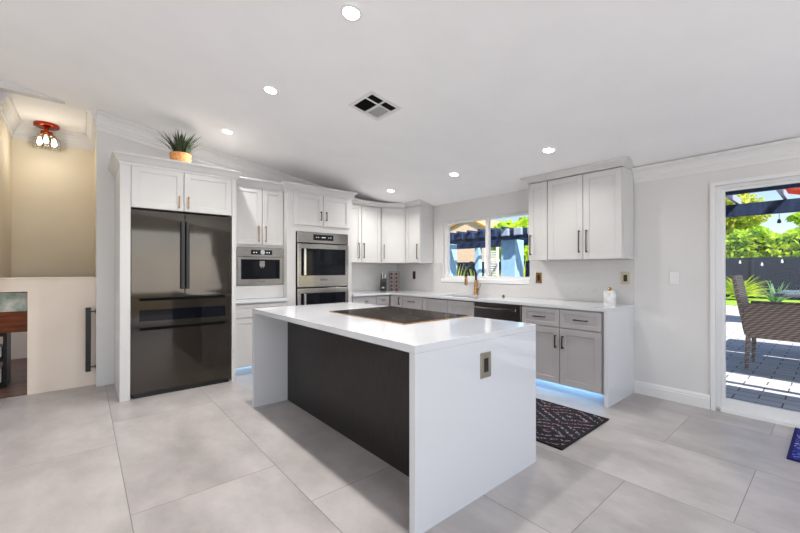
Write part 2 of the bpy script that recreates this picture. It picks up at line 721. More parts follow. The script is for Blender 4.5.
def text_bm(txt, size, mtx, depth=.0006):
    cu = bpy.data.curves.new('t', 'FONT')
    cu.body = txt
    cu.size = size
    cu.extrude = depth
    cu.align_x = 'CENTER'
    cu.align_y = 'CENTER'
    o = bpy.data.objects.new('t', cu)
    COL.objects.link(o)
    dg = bpy.context.evaluated_depsgraph_get()
    dg.update()
    me = bpy.data.meshes.new_from_object(o.evaluated_get(dg))
    bm = bmesh.new()
    bm.from_mesh(me)
    bmesh.ops.transform(bm, matrix=mtx, verts=bm.verts[:])
    bpy.data.objects.remove(o)
    bpy.data.curves.remove(cu)
    bpy.data.meshes.remove(me)
    return bm


FRONT = Matrix.Rotation(PI / 2, 4, 'X')      # text read from local -y

# ------------------------------------------------------------------ dimensions
XB, YA = 4.404, 5.289          # wall with the sink window, wall with the refrigerator
SL, ZB = .16, 2.332            # slope of the ceiling, its height at the sink wall
XL, YF = -3.5, -3.5            # the far sides of the living area behind the camera


def ceil(x, y=0):
    return ZB + SL * (XB - x)


# ------------------------------------------------------------------ room shell
struct('floor', slab(bmesh.new(), [XL - .1, XB + .17], [YF - .1, YA + .12], lambda u, v: True, -.12, 0), 'tiles')

# right wall: sink window and patio door
WY0, WY1, WZ0, WZ1 = 2.585, 4.115, 1.14, 2.045
DY0, DY1, DZ = -1.35, .738, 2.052
bm = slab(bmesh.new(), [YF, DY0, DY1, WY0, WY1, YA + .12], [0, WZ0, WZ1, DZ, 2.50],
          lambda u, v: not ((WY0 < u < WY1 and WZ0 < v < WZ1) or (DY0 < u < DY1 and v < DZ)), XB, XB + .16, 'x')
struct('wall_right', bm, 'wall')


def sloped_wall(x0, x1, y0, y1, z0=0.0):
    b = bmesh.new()
    vs = [b.verts.new(p) for p in ((x0, y0, z0), (x1, y0, z0), (x1, y0, ceil(x1) + .05), (x0, y0, ceil(x0) + .05), (x0, y1, z0), (x1, y1, z0), (x1, y1, ceil(x1) + .05), (x0, y1, ceil(x0) + .05))]
    for f in ((0, 1, 2, 3), (7, 6, 5, 4), (1, 5, 6, 2), (0, 3, 7, 4), (3, 2, 6, 7), (0, 4, 5, 1)):
        b.faces.new([vs[i] for i in f])
    bmesh.ops.recalc_face_normals(b, faces=b.faces[:])
    return b


ZF = 3.062                       # flat ceiling of the raised hall
bm = sloped_wall(.11, XB + .1, YA, YA + .12)
merge(bm, sloped_wall(-.66, .11, YA, YA + .10, ZF - .001))
merge(bm, sloped_wall(XL, -.66, YA, YA + .12))
struct('wall_back', bm, 'wall')
bm = slab(bmesh.new(), [YF, -.9, 3.3, YA + .12], [0, .15, 2.45, 3.72], lambda u, v: not (-.9 < u < 3.3 and .15 < v < 2.45), XL - .12, XL, 'x')
struct('wall_left', bm, 'wall')
b = sloped_wall(XL, -1.4, YF - .12, YF)
merge(b, sloped_wall(3.1, XB + .1, YF - .12, YF))
merge(b, sloped_wall(-1.4, 3.1, YF - .12, YF, 2.5))
struct('wall_front', b, 'wall')
# the ceiling, one sloping plane
b = bmesh.new()
vs = []
for z in (0, .1):
    for x, y in ((XL - .1, YF - .1), (XB + .15, YF - .1), (XB + .15, YA + .1), (XL - .1, YA + .1)):
        vs.append(b.verts.new((x, y, ceil(x) + z)))
for f in ((0, 1, 2, 3), (7, 6, 5, 4), (0, 4, 5, 1), (1, 5, 6, 2), (2, 6, 7, 3), (3, 7, 4, 0)):
    b.faces.new([vs[i] for i in f])
bmesh.ops.recalc_face_normals(b, faces=b.faces[:])
struct('ceiling', b, 'ceiling')

# windows of the living area behind the camera
for k, (n, ax) in enumerate((('window_3', 'y'), ('window_4', 'x'))):
    w = struct_empty(n)
    if ax == 'y':
        us, t0, t1, z0, z1 = [-1.4, -1.33, .82, .88, 3.03, 3.1], YF - .09, YF - .04, 0, 2.5
    else:
        us, t0, t1, z0, z1 = [-.9, -.83, 1.17, 1.23, 3.23, 3.3], XL - .09, XL - .04, .15, 2.45
    mid = lambda u, v: not ((us[1] < u < us[2] or us[3] < u < us[4]) and z0 + .07 < v < z1 - .07)
    struct('window_frame', slab(bmesh.new(), us, [z0, z0 + .07, z1 - .07, z1], mid, t0, t1, ax), 'vinyl', w)

# ---- raised hall on the left
HB = 6.45
struct('wall_hall_back', box(-1.4, .3, HB, HB + .1, 1.17, ZF + .02), 'foyer')
struct('wall_hall_right', box(.11, .19, YA + .12, HB, 0, ZF + .02), 'foyer')
struct('wall_hall_left', box(-.76, -.66, YA + .12, HB, 1.17, ZF + .02), 'foyer')
struct('floor_hall', box(-.76, .11, YA + .20, HB, 1.12, 1.185), 'walnut')
struct('ceiling_hall', box(-.76, .19, YA + .10, HB, ZF, ZF + .06), 'ceiling')
# low wall closing the space under the raised hall, with a low opening at its left
bm = slab(bmesh.new(), [-1.2, -.85, -.435, .11], [0, 1.06, 1.19], lambda u, v: not (-.85 < u < -.435 and v < 1.06), YA + .10, YA + .19, 'y')
struct('wall_hall_low', bm, 'offwhite')
struct('trim_1', box(-1.2, .11, YA + .085, YA + .205, 1.19, 1.205, .003), 'foyer')
struct('floor_lower', box(-2.2, .1, YA + .12, 8.2, -.005, .012), 'walnut')
struct('wall_lower_back', box(-2.2, .1, 7.6, 7.7, 0, 1.12), 'offwhite')
# crown in the hall
CROWN = [(0, 0), (.080, 0), (.080, -.014), (.068, -.014), (.068, -.022), (.052, -.034), (.036, -.056), (.028, -.078), (.018, -.078), (.018, -.100), (.008, -.100), (.008, -.13), (0, -.13)]
CR2 = [(o * 1.15, z * 1.5) for o, z in CROWN]
struct('trim_3', sweep(bmesh.new(), [(-.66, YA + .12), (-.66, HB), (.11, HB), (.11, YA + .0)], [(o, ZF + z) for o, z in CR2], 1), 'trim')
# crown on the back wall follows the slope of the ceiling
struct('trim_4', sweep(bmesh.new(), [(.11, YA), (XB, YA)], CR2, 1, lambda x, y: ceil(x) - .003), 'trim')
# crown on the right wall from the cabinets to beyond the door
struct('trim_5', sweep(bmesh.new(), [(XB, 1.392), (XB, YF)], [(o * 1.1, z * 1.1) for o, z in CROWN], 1, lambda x, y: ceil(XB) + .0 + SL * 0), 'trim')
BASE = [(0, 0), (.016, 0), (.016, .092), (.011, .098), (.013, .108), (.007, .122), (.004, .130), (0, .130)]
struct('baseboard_right', sweep(bmesh.new(), [(XB, 1.392), (XB, .772)], BASE, 1), 'trim')
struct('baseboard_right_2', sweep(bmesh.new(), [(XB, -1.42), (XB, YF)], BASE, 1), 'trim')
struct('baseboard_front', sweep(bmesh.new(), [(XL, YF), (-1.42, YF)], BASE, -1), 'trim')

# ---- window over the sink
win = struct_empty('window_1', (XB, (WY0 + WY1) / 2, WZ0))
cy, cz = win.location.y, win.location.z
us = [WY0 - cy, WY0 + .03 - cy, 3.262 - cy, 3.292 - cy, 3.318 - cy, 4.05 - cy, WY1 - cy]
zs = [0, .05, WZ1 - cz - .035, WZ1 - cz]
struct('window_frame', slab(bmesh.new(), us, zs, lambda u, v: not ((us[1] < u < us[2] or us[4] < u < us[5]) and zs[1] < v < zs[2]), .035, .085, 'x'), 'vinyl', win)
struct('window_glass', slab(bmesh.new(), [us[1], us[5]], [zs[1], zs[2]], lambda u, v: True, .058, .062, 'x'), 'glass', win)
struct('sash_stop', box(.02, .034, 4.06 - cy, 4.085 - cy, .05, .62, .003), 'vinyl', win)
struct('window_sill', box(-.022, .09, WY0 - .0 - cy, WY1 + .035 - cy, -.05, .005, .004), 'vinyl', win)

# ---- sliding patio door
door = struct_empty('door_1', (XB, (DY0 + DY1) / 2, 0))
cy = door.location.y
y0, y1 = DY0 - cy, DY1 - cy
bm = slab(bmesh.new(), [y0 - .03, y0 + .004, y1 - .004, y1 + .03], [0, DZ - .004, DZ + .028], lambda u, v: not (y0 < u < y1 and v < DZ - .01), -.018, 0, 'x')
struct('door_casing', bm, 'trim', door)
bm = slab(bmesh.new(), [y0, y0 + .036, y1 - .036, y1], [0, .028, DZ - .03, DZ], lambda u, v: not (y0 + .03 < u < y1 - .03 and .028 < v < DZ - .03), .035, .15, 'x')
struct('door_frame', bm, 'vinyl', door)
ys = [-.30 - cy, -.24 - cy, .686 - cy - .0, y1 - .022]
ys = [-.30 - cy, -.25 - cy, .676 - cy, y1 - .0365]
bm = slab(bmesh.new(), ys, [.03, .112, 2.0, DZ - .031], lambda u, v: not (ys[1] < u < ys[2] and .112 < v < 2.0), .05, .09, 'x')
p = struct('sliding_panel', bm, 'vinyl', door)
struct('door_glass', box(.068, .072, ys[1], ys[2], .112, 2.0), 'glass', p)
ys2 = [y0 + .0365, y0 + .07, -.30 - cy, -.24 - cy]
bm = slab(bmesh.new(), ys2, [.03, .112, 2.0, DZ - .031], lambda u, v: not (ys2[1] < u < ys2[2] and .112 < v < 2.0), .1, .14, 'x')
p = struct('sliding_panel', bm, 'vinyl', door)
struct('door_glass', box(.118, .122, ys2[1], ys2[2], .112, 2.0), 'glass', p)
b = box(.0, .15, y0 + .037, y1 - .037, .0, .0295)
bx(b, .012, .02, y0 + .02, y1 - .022, .03, .036)
struct('door_track', b, 'vinyl', door)


# ------------------------------------------------------------------ cabinets
def shaker(w, h, rail=.062, t=.02, rec=.009):
    """framed door in local coordinates: x 0..w, z 0..h, front at y 0"""
    b = bmesh.new()
    r = min(rail, w * .3, h * .3)
    bx(b, 0, r, 0, t, 0, h, .0015)
    bx(b, w - r, w, 0, t, 0, h, .0015)
    bx(b, r, w - r, 0, t, 0, r, .0015)
    bx(b, r, w - r, 0, t, h - r, h, .0015)
    bx(b, r - .002, w - r + .002, rec, t, r - .002, h - r + .002)
    return b


def pull(length, vertical=True, r=.0052, off=.030):
    """bar pull with two posts, centred on the origin, standing off towards local -y"""
    b = bmesh.new()
    L = length / 2
    if vertical:
        bx(b, -r, r, -off - r, -off + r, -L, L, .0015)
        for s in (-1, 1):
            bx(b, -r, r, -off, 0, s * (L - .008) - r, s * (L - .008) + r, .001)
    else:
        bx(b, -L, L, -off - r, -off + r, -r, r, .0015)
        for s in (-1, 1):
            bx(b, s * (L - .008) - r, s * (L - .008) + r, -off, 0, -r, r, .001)
    return b


def front(parent, kind, x0, x1, z0, z1, m, pulls=(), hm='brass', rail=.062, gap=.0017):
    """one door or drawer front with its own pull"""
    d = obj(kind, shaker(x1 - x0 - 2 * gap, z1 - z0 - 2 * gap, rail), m, parent, loc=(x0 + gap, 0, z0 + gap))
    for (px, pz, ln, vert) in pulls:
        obj('handle', pull(ln, vert), hm, d, loc=(px - x0 - gap, 0, pz - z0 - gap))
    return d


def carcass(b, w, d, z0, z1, x0=0.0):
    return bx(b, x0, x0 + w, .022, d, z0, z1, .001)


# crown profile on the tall units: out, z above the reference
CPROF = [(0, 0), (.008, 0), (.010, .020), (.022, .034), (.040, .062), (.058, .082), (.066, .086), (.066, .104), (0, .104)]

UPZ = 2.315     # top of the upper doors
# ---- refrigerator surround
YFR = 4.52
t = thing('refrigerator_cabinet', 'tall white cabinet surround framing the refrigerator with two short doors above it', 'cabinet', (.27, YFR, 0))
dp = YA - .002 - YFR
b = box(0, .085, 0, dp, 0, 2.335, .001)
obj('side_panel', b, 'cab', t)
b = box(1.032, 1.078, 0, dp, 0, 2.335, .001)
obj('side_panel', b, 'cab', t)
b = box(.085, 1.032, .022, dp, 1.905, 2.335, .001)
obj('body', b, 'cab', t)
front(t, 'door', .088, .545, 1.905, 2.328, 'cab', [(.503, 2.0, .125, True)])
front(t, 'door', .548, 1.03, 1.905, 2.328, 'cab', [(.588, 2.0, .125, True)])
cp = [(o * 1.0, 2.318 + z) for o, z in CPROF]
obj('crown_molding', sweep(bmesh.new(), [(0, dp), (0, 0), (1.078, 0), (1.078, dp)], cp, 1), 'cab', t)
obj('top_panel', box(.0, 1.078, 0, dp, 2.335, 2.42), 'cab', t)

# ---- coffee cabinet
YK = 4.78
t = thing('wall_cabinet', 'white two door cabinet above the built-in coffee machine, between refrigerator and ovens', 'cabinet', (1.352, YK, .922))
dk = YA - .014 - YK
b = bmesh.new()
w = 2.026 - 1.352
zz = lambda z: z - .922
us = [0, .095, w - .02, w]
b = slab(bmesh.new(), us, [0, zz(1.085), zz(1.572), zz(2.33)], lambda u, v: not (us[1] < u < us[2] and zz(1.085) < v < zz(1.572)), .022, .04, 'y')
bx(b, 0, w, .3, dk, 0, zz(2.33))
bx(b, 0, w, .04, .3, zz(1.6), zz(2.33))
bx(b, 0, .02, .04, .3, 0, zz(1.6))
bx(b, w - .02, w, .04, .3, 0, zz(1.6))
bx(b, .02, w - .02, .04, .3, 0, zz(1.075))
obj('body', b, 'cab', t)
front(t, 'door', .02, .392, zz(1.60), zz(2.325), 'cab', [(.345, zz(1.74), .20, True)])
front(t, 'door', .395, .69 - .02, zz(1.60), zz(2.325), 'cab', [(.435, zz(1.74), .20, True)])
obj('lower_panel', box(.0, w, .0, .022, 0, zz(1.083)), 'cab', t)
obj('crown_molding', sweep(bmesh.new(), [(0, 0), (w, 0)], [(o, zz(2.318) + z) for o, z in CPROF], 1), 'cab', t)
# ---- coffee machine
t = thing('coffee_machine', 'built-in stainless steel coffee machine with dark glass front, left of the ovens', 'coffee machine', (1.73, YK - .012, 1.09))
b = box(-.296, .296, .0, .02, 0, .475, .002)
bx(b, -.27, .27, .02, .27, .01, .465)
obj('housing', b, 'steel', t)
obj('front_glass', box(-.250, .240, -.006, .0, .075, .325, .001), 'oven_glass', t)
b = box(-.035, .035, -.035, -.006, .235, .305, .004)
bx(b, -.018, -.008, -.03, -.012, .215, .235)
bx(b, .008, .018, -.03, -.012, .215, .235)
obj('coffee_outlet', b, 'steel', t)
obj('control_panel', box(-.13, .14, -.004, 0, .385, .445, .001), 'display', t)
kn = lathe(bmesh.new(), [(0, 0), (.032, 0), (.032, .012), (.026, .018), (0, .018)], mtx=Matrix.Rotation(PI / 2, 4, 'X'))
obj('control_dial', kn, 'chrome', t, loc=(.012, -.004, .415))
for x in (-.10, -.07, .065, .095):
    obj('display_symbol', box(x, x + .012, -.0052, -.004, .408, .418), 'display_lit', t)
obj('maker_mark', text_bm('BOSCH', .026, Matrix.Translation((0, -.001, .045)) @ FRONT), 'blackplastic', t)
obj('trim_strip', box(-.30, .30, -.003, 0, .352, .360, .001), 'steel_dark', t)

# ---- base unit and worktop under the coffee machine
YCF = 4.66
t = thing('base_cabinet', 'white base cabinet with a drawer over a door, right beside the refrigerator', 'cabinet', (1.352, YCF, 0))
w = 2.026 - 1.352
b = bmesh.new()
carcass(b, w, YA - .002 - YCF, .10, .878)
bx(b, 0, w, .075, .55, 0, .10)
obj('body', b, 'cab', t)
front(t, 'drawer', .02, w - .004, .70, .862, 'cab', [(.33, .78, .13, False)], 'black', .04)
front(t, 'door', .02, .338, .105, .695, 'cab', [(.29, .60, .13, True)], 'black')
front(t, 'door', .34, w - .004, .105, .695, 'cab', [(.385, .60, .13, True)], 'black')
tag(obj('worktop', box(1.352, 2.026, YCF - .034, YA - .002, .88, .92, .002), 'quartz'), 'short white worktop between the refrigerator cabinet and the tall oven cabinet', 'worktop')

# ---- oven tower
YT = 4.672
TX0, TX1 = 2.03, 3.026
t = thing('oven_cabinet', 'tall white cabinet holding the double wall oven, with two short doors at its top', 'cabinet', (TX0, YT, 0))
w = TX1 - TX0
dt = YA - .002 - YT
ox0, ox1 = 2.15 - TX0, 2.958 - TX0
us = [0, ox0, ox1, w]
b = slab(bmesh.new(), us, [.10, .36, 1.80, 2.335], lambda u, v: not (ox0 < u < ox1 and .36 < v < 1.80), .0, .02, 'y')
bx(b, 0, .03, .02, dt, 0.0, 2.335)
bx(b, w - .03, w, .02, dt, 0.0, 2.335)
bx(b, .03, w - .03, .58, dt, 0.0, 2.335)
bx(b, .03, w - .03, .02, .58, 1.86, 2.335)
bx(b, .03, w - .03, .02, .58, .1, .34)
bx(b, .03, w - .03, .06, .1, .0, .1)
obj('body', b, 'cab', t)
d1 = front(t, 'door', .085, .515, 1.885, 2.312, 'cab', [(.478, 2.025, .125, True)], 'bronze')
d2 = front(t, 'door', .518, .955, 1.885, 2.312, 'cab', [(.560, 2.025, .125, True)], 'bronze')
for d in (d1, d2):
    d.location.y = -.02
d = front(t, 'drawer', .085, .955, .115, .34, 'cab', [(.52, .25, .16, False)], 'bronze')
d.location.y = -.02
obj('crown_molding', sweep(bmesh.new(), [(0, dt), (0, 0), (w, 0), (w, dt)], [(o, 2.318 + z) for o, z in CPROF], 1), 'cab', t)
obj('top_panel', box(0, w, 0, dt, 2.335, 2.42), 'cab', t)
# ---- double oven
t = thing('double_wall_oven', 'stainless steel double wall oven with side-opening glass doors and vertical handles', 'oven', ((2.154 + 2.955) / 2, YT - .003, .365))
hw = (2.955 - 2.154) / 2
obj('surround', box(-hw - .003, hw + .003, .003, .012, -.002, 1.434), 'void', t)
b = box(-hw + .01, hw - .01, .013, .57, .0, 1.43)
bx(b, -hw + .01, hw, -.012, .01, 1.285, 1.431, .003)
obj('housing', b, 'steel', t)
obj('control_panel', box(-.155, .155, -.016, -.012, 1.325, 1.405, .001), 'display', t)
for x, q in ((-.11, .006), (-.08, .006), (0, .03), (.08, .006), (.11, .006)):
    obj('display_symbol', box(x - q, x + q, -.0172, -.016, 1.362, 1.368), 'display_lit', t)


def oven_door(z0, z1, txt):
    b = box(-hw + .01, hw, -.028, .003, z0, z1, .004)
    d = obj('oven_door', b, 'steel', t)
    h = z1 - z0
    obj('door_window', box(-.34, .345, -.033, -.028, z0 + .155, z1 - .065, .002), 'oven_glass', d)
    obj('handle', pull(h - .24, True, .012, .05), 'chrome', d, loc=(-.31, -.03, z0 + .155 + (h - .22) / 2))
    if txt:
        obj('maker_mark', text_bm('BOSCH', .034, Matrix.Translation((0, -.0285, z0 + .095)) @ FRONT), 'blackplastic', d)
    obj('gasket', box(-hw + .004, hw - .004, -.01, .012, z0 - .008, z0, 0), 'blackplastic', d)


oven_door(.685, 1.272, True)
oven_door(.04, .668, False)

# ---- upper cabinets in the far corner
YU, XU = 4.9525, 4.095
CORN = [(0, 0), (.01, 0), (.012, .015), (.028, .027), (.05, .05), (.06, .06), (.06, .074), (0, .074)]


def upper(name, label, loc, rz, w, d, doors, extra=None, group=None, z0=1.395, z1=2.318, crown=None, m='cab'):
    t = thing(name, label, 'cabinet', loc, rz, group)
    b = bmesh.new()
    if extra:
        extra(b)
    else:
        carcass(b, w, d, 0, z1 - z0)
    obj('body', b, m, t)
    for (x0, x1, pulls) in doors:
        front(t, 'door', x0, x1, .003, z1 - z0 - .006, m, [(px, pz - z0, ln, True) for px, pz, ln in pulls], 'bronze')
    if crown:
        obj('crown_molding', sweep(bmesh.new(), crown[0], [(o, z1 - z0 + z) for o, z in crown[1]], 1), m, t)
    return t


upper('wall_cabinet', 'white two door wall cabinet between the ovens and the diagonal corner cabinet', (TX1 + .004, YU, 1.395), 0,
      3.803 - TX1 - .006, YA - .014 - YU, [(.03, .368, [(.305, 1.59, .24)]), (.371, .755, [(.402, 1.59, .24)])],
      crown=([(.0, 0), (3.803 - TX1 - .004, 0)], CORN))


def corner_body(b):
    # five sided box in the local frame of the diagonal front
    import mathutils
    R = Matrix.Rotation(-math.atan2(-(4.6807 - YU), 4.095 - 3.803), 4, 'Z')
    inv = R.inverted()
    o = Vector((3.803, YU, 0))
    pts = []
    for p in ((3.806, YU + .014), (3.806, YA - .014), (XB - .014, YA - .014), (XB - .014, 4.6807 + .003), (4.095 + .012, 4.6807 + .003)):
        q = inv @ (Vector((p[0], p[1], 0)) - o)
        pts.append((q.x, max(q.y, .021)))
    lo = [b.verts.new((x, y, 0)) for x, y in pts]
    hi = [b.verts.new((x, y, 2.318 - 1.395)) for x, y in pts]
    n = len(pts)
    b.faces.new(lo)
    b.faces.new(hi)
    for i in range(n):
        b.faces.new((lo[i], lo[(i + 1) % n], hi[(i + 1) % n], hi[i]))
    bmesh.ops.recalc_face_normals(b, faces=b.faces[:])


ang = math.atan2(4.6807 - YU, 4.095 - 3.803)
wd = math.hypot(4.6807 - YU, 4.095 - 3.803)
upper('wall_cabinet', 'white diagonal corner wall cabinet with a single door, above the knife block', (3.803, YU, 1.395), ang,
      wd, .3, [(.006, wd - .006, [(.045, 1.585, .24)])], extra=corner_body, crown=([(0, 0), (wd, 0)], CORN))
upper('wall_cabinet', 'narrow white wall cabinet with one door, left of the sink window', (XU, 4.6807, 1.395), -PI / 2,
      4.6807 - 4.332, XB - .014 - XU, [(.003, 4.6807 - 4.336, [(4.6807 - 4.38, 1.58, .24)])],
      crown=([(0, 0), (4.6807 - 4.332, 0), (4.6807 - 4.332, XB - .014 - XU)], CORN))

# ---- upper cabinets right of the window
C3 = [(0, 0), (.010, 0), (.012, .012), (.028, .026), (.054, .048), (.066, .054), (.068, .070), (.04, .076), (0, .082)]
upper('wall_cabinet', 'narrow white wall cabinet with one door, right of the sink window', (XU, 2.432, 1.395), -PI / 2,
      2.432 - 2.190, XB - .014 - XU, [(.003, .240, [(.040, 1.578, .24)])], crown=([(0, XB - .014 - XU), (0, 0), (.242, 0)], C3))
upper('wall_cabinet', 'wide white wall cabinet with two doors, above the white canister', (XU, 2.188, 1.395), -PI / 2,
      2.188 - 1.394, XB - .014 - XU, [(.003, .401, [(.368, 1.588, .24)]), (.404, .785, [(.447, 1.588, .24)])],
      crown=([(0, 0), (.794, 0), (.794, XB - .014 - XU)], C3))

# ------------------------------------------------------------------ base cabinets along the sink wall
XC = 3.735


def base(name, label, loc, rz, w, d, fronts, m='cab_grey', toe=.10, group=None, top=.888):
    t = thing(name, label, 'cabinet', loc, rz, group)
    b = bmesh.new()
    bx(b, .0015, w - .0015, .022, d, toe, top, .001)
    bx(b, .0015, w - .0015, .085, d, 0, toe)
    obj('body', b, m, t)
    for (k, x0, x1, z0, z1, pulls) in fronts:
        front(t, k, x0, x1, z0, z1, m, pulls, 'black', .045 if k == 'drawer' else .062)
    return t


DB = XB - .014 - XC
base('base_cabinet', 'pale grey base cabinet of two drawers over two doors, next to the white end panel', (XC, 2.302, 0), -PI / 2, 2.302 - 1.432, DB,
     [('drawer', .003, .434, .69, .875, [(.22, .785, .135, False)]), ('drawer', .437, .845, .69, .875, [(.655, .785, .135, False)]),
      ('door', .003, .434, .105, .685, [(.40, .545, .13, True)]), ('door', .437, .845, .105, .685, [(.475, .545, .13, True)])])
base('base_cabinet', 'pale grey two door sink cabinet under the window, left of the dishwasher', (XC, 3.903, 0), -PI / 2, 3.903 - 2.966, DB,
     [('door', .003, .486, .105, .875, [(.45, .56, .13, True)]), ('door', .489, .934, .105, .875, [(.525, .56, .13, True)])], top=.68)
base('base_cabinet', 'pale grey base cabinet with one drawer, left of the sink cabinet', (XC, 4.346, 0), -PI / 2, 4.346 - 3.905, DB,
     [('drawer', .003, .437, .74, .875, [(.22, .808, .135, False)]), ('door', .003, .437, .105, .735, [(.4, .62, .13, True)])])
base('base_cabinet', 'narrow grey-white base unit with one small door in the inner corner', (XC, 4.640, 0), -PI / 2, 4.640 - 4.348, DB,
     [('door', .003, .288, .105, .875, [(.235, .80, .11, True)])])
base('base_cabinet', 'pale grey base cabinet with one drawer beside the oven cabinet', (TX1 + .004, YCF, 0), 0, 3.470 - TX1 - .004, YA - .014 - YCF,
     [('drawer', .01, .437, .74, .875, [(.25, .808, .05, False)]), ('door', .01, .437, .105, .735, [(.4, .62, .13, True)])])
base('base_cabinet', 'small pale grey base cabinet with one drawer near the inner corner', (3.472, YCF, 0), 0, 3.738 - 3.472, YA - .014 - YCF,
     [('drawer', .003, .262, .74, .875, [(.13, .808, .06, False)]), ('door', .003, .262, .105, .735, [(.03, .62, .13, True)])])

# ---- dishwasher
t = thing('dishwasher', 'dark stainless steel dishwasher under the worktop, right of the sink', 'dishwasher', (XC, 2.963, 0), -PI / 2)
w = 2.963 - 2.305
b = box(.004, w - .004, .025, .6, .1, .886)
bx(b, .004, w - .004, .09, .6, 0, .1)
obj('body', b, 'blackplastic', t)
obj('door', box(.006, w - .006, -.002, .024, .105, .882, .004), 'steel_dark', t)
obj('handle', pull(.58, False, .010, .04), 'steel', t, loc=(w / 2, -.002, .825))

# ---- long worktop with waterfall end
t = thing('worktop', 'long L-shaped white quartz worktop running under the window, with a waterfall end panel', 'worktop', (3.71, 1.394, 0))
ox, oy = 3.71, 1.394
us = [TX1 + .004 - ox, 3.72 - ox, 3.86 - ox, 4.24 - ox, XB - .002 - ox]
vs2 = [0, 3.02 - oy, 3.74 - oy, 4.626 - oy, YA - .002 - oy]
keep = lambda u, v: (u > us[1] or v > vs2[3]) and not (us[2] < u < us[3] and vs2[1] < v < vs2[2])
obj('worktop_slab', slab(bmesh.new(), us, vs2, keep, .89, .92, 'z'), 'quartz', t)
obj('waterfall_panel', box(3.72 - ox, XB - .002 - ox, 0, .034, 0, .8895), 'quartz', t)

# ---- splashback
t = thing('splashback', 'white veined quartz splashback along the sink wall and into the corner', 'splashback', (XB, 3.3, .921))
b = slab(bmesh.new(), [1.394 - 3.3, WY0 - 3.3, 4.155 - 3.3, YA - .014 - 3.3], [0, 1.088 - .921, 1.393 - .921],
         lambda u, v: not (WY0 - 3.3 < u < 4.155 - 3.3 and v > 1.088 - .921), -.012, -.0005, 'x')
obj('side_slab', b, 'backsplash', t)
obj('back_slab', box(TX1 + .004 - XB, -.012, YA - .0125 - 3.3, YA - .0005 - 3.3, 0, 1.393 - .921), 'backsplash', t)

# ---- sink and faucet
b = slab(bmesh.new(), [3.845, 3.862, 4.238, 4.255], [3.005, 3.022, 3.738, 3.755], lambda u, v: not (3.862 < u < 4.238 and 3.022 < v < 3.738), .69, .889, 'z')
bx(b, 3.845, 4.255, 3.005, 3.755, .686, .692)
lathe(b, [(0, .693), (.045, .693), (.045, .698), (.03, .699), (0, .696)], (4.05, 3.38, 0))
tag(obj('sink', b, 'steel_dark'), 'undermount dark stainless steel sink set in the worktop under the window', 'sink')
t = thing('faucet', 'aged brass kitchen faucet with arched spout in front of the window', 'faucet', (4.30, 3.38, .92))
b = lathe(bmesh.new(), [(0, 0), (.036, 0), (.036, .014), (.028, .024), (.025, .20), (.019, .215), (0, .215)])
obj('faucet_body', b, 'brass', t, 'auto')
pts = [(0, 0, .2), (0, 0, .28)] + [(-.095 + .095 * math.cos(a), .012 * (1 - math.cos(a)), .28 + .12 * math.sin(a)) for a in [PI * k / 14 for k in range(1, 14)]] + [(-.19, .024, .28), (-.19, .024, .25)]
obj('spout', tube(bmesh.new(), pts, .0155, 12), 'black', t, 'auto')
b = tube(bmesh.new(), [(-.19, .024, .262), (-.19, .024, .23), (-.188, .024, .17), (-.188, .024, .145)], [.018, .021, .024, .020], 14)
obj('spray_head', b, 'brass', t, 'auto')
b = tube(bmesh.new(), [(0, -.015, .09), (0, -.055, .095)], .014, 12)
tube(b, [(0, -.05, .095), (.0, -.075, .13), (0, -.085, .17)], [.007, .006, .005], 8)
obj('lever', b, 'brass', t, 'auto')
b = lathe(bmesh.new(), [(0, 0), (.020, 0), (.020, .008), (.014, .012), (.014, .022), (.009, .026), (0, .026)])
tag(obj('air_switch', b, 'bronze', None, 'auto', loc=(4.315, 2.93, .92)), 'small dark round button on the worktop right of the faucet', 'button')


# ---- outlets and switches
def outlet(label, loc, rz, w, h, m, name='power_outlet', inner='blackplastic', cat='outlet', rocker=True):
    t = thing(name, label, cat, loc, rz)
    obj('face_plate', box(-w / 2, w / 2, -.006, 0, -h / 2, h / 2, .002), m, t)
    obj('socket', box(-w * .2, w * .2, -.0085, -.006, -h * .27, h * .27, .001), inner, t)
    return t


outlet('brass-plated power outlet on the splashback just right of the window', (XB - .0125, 2.458, 1.18), -PI / 2, .082, .135, 'brass')
outlet('pale gold power outlet on the splashback above the canister, near the wall edge', (XB - .0125, 1.471, 1.195), -PI / 2, .09, .13, 'gold_pale' if 'gold_pale' in M else 'gold')
outlet('dark bronze power outlet on the splashback left of the window', (XB - .0125, 4.79, 1.19), -PI / 2, .07, .135, 'bronze')
outlet('brass-plated power outlet on the white end of the island', (1.762, 1.3175, .738), 0, .095, .145, 'gold_pale')
t = thing('light_switch', 'white rocker light switch on the wall between worktop end and patio door', 'switch', (XB - .0005, 1.046, 1.204), -PI / 2)
obj('face_plate', box(-.038, .038, -.006, 0, -.06, .06, .002), 'plastic_white', t)
obj('rocker', box(-.017, .017, -.010, -.006, -.034, .034, .002), 'plastic_white', t)

# ---- canister
t = thing('canister', 'white marbled lidded canister with a gold knob at the worktop end', 'canister', (4.22, 1.565, .92))
b = lathe(bmesh.new(), [(0, 0), (.054, 0), (.058, .006), (.058, .118), (.054, .122), (0, .122)], seg=32)
obj('jar_body', b, 'white_ceramic', t, 'auto')
b = lathe(bmesh.new(), [(0, .1225), (.060, .1225), (.060, .138), (.05, .144), (0, .144)], seg=32)
lid = obj('lid', b, 'white_ceramic', t, 'auto')
b = lathe(bmesh.new(), [(0, .144), (.008, .144), (.008, .150), (.018, .156), (.020, .168), (.014, .178), (0, .180)])
obj('knob', b, 'gold', lid, 'auto')

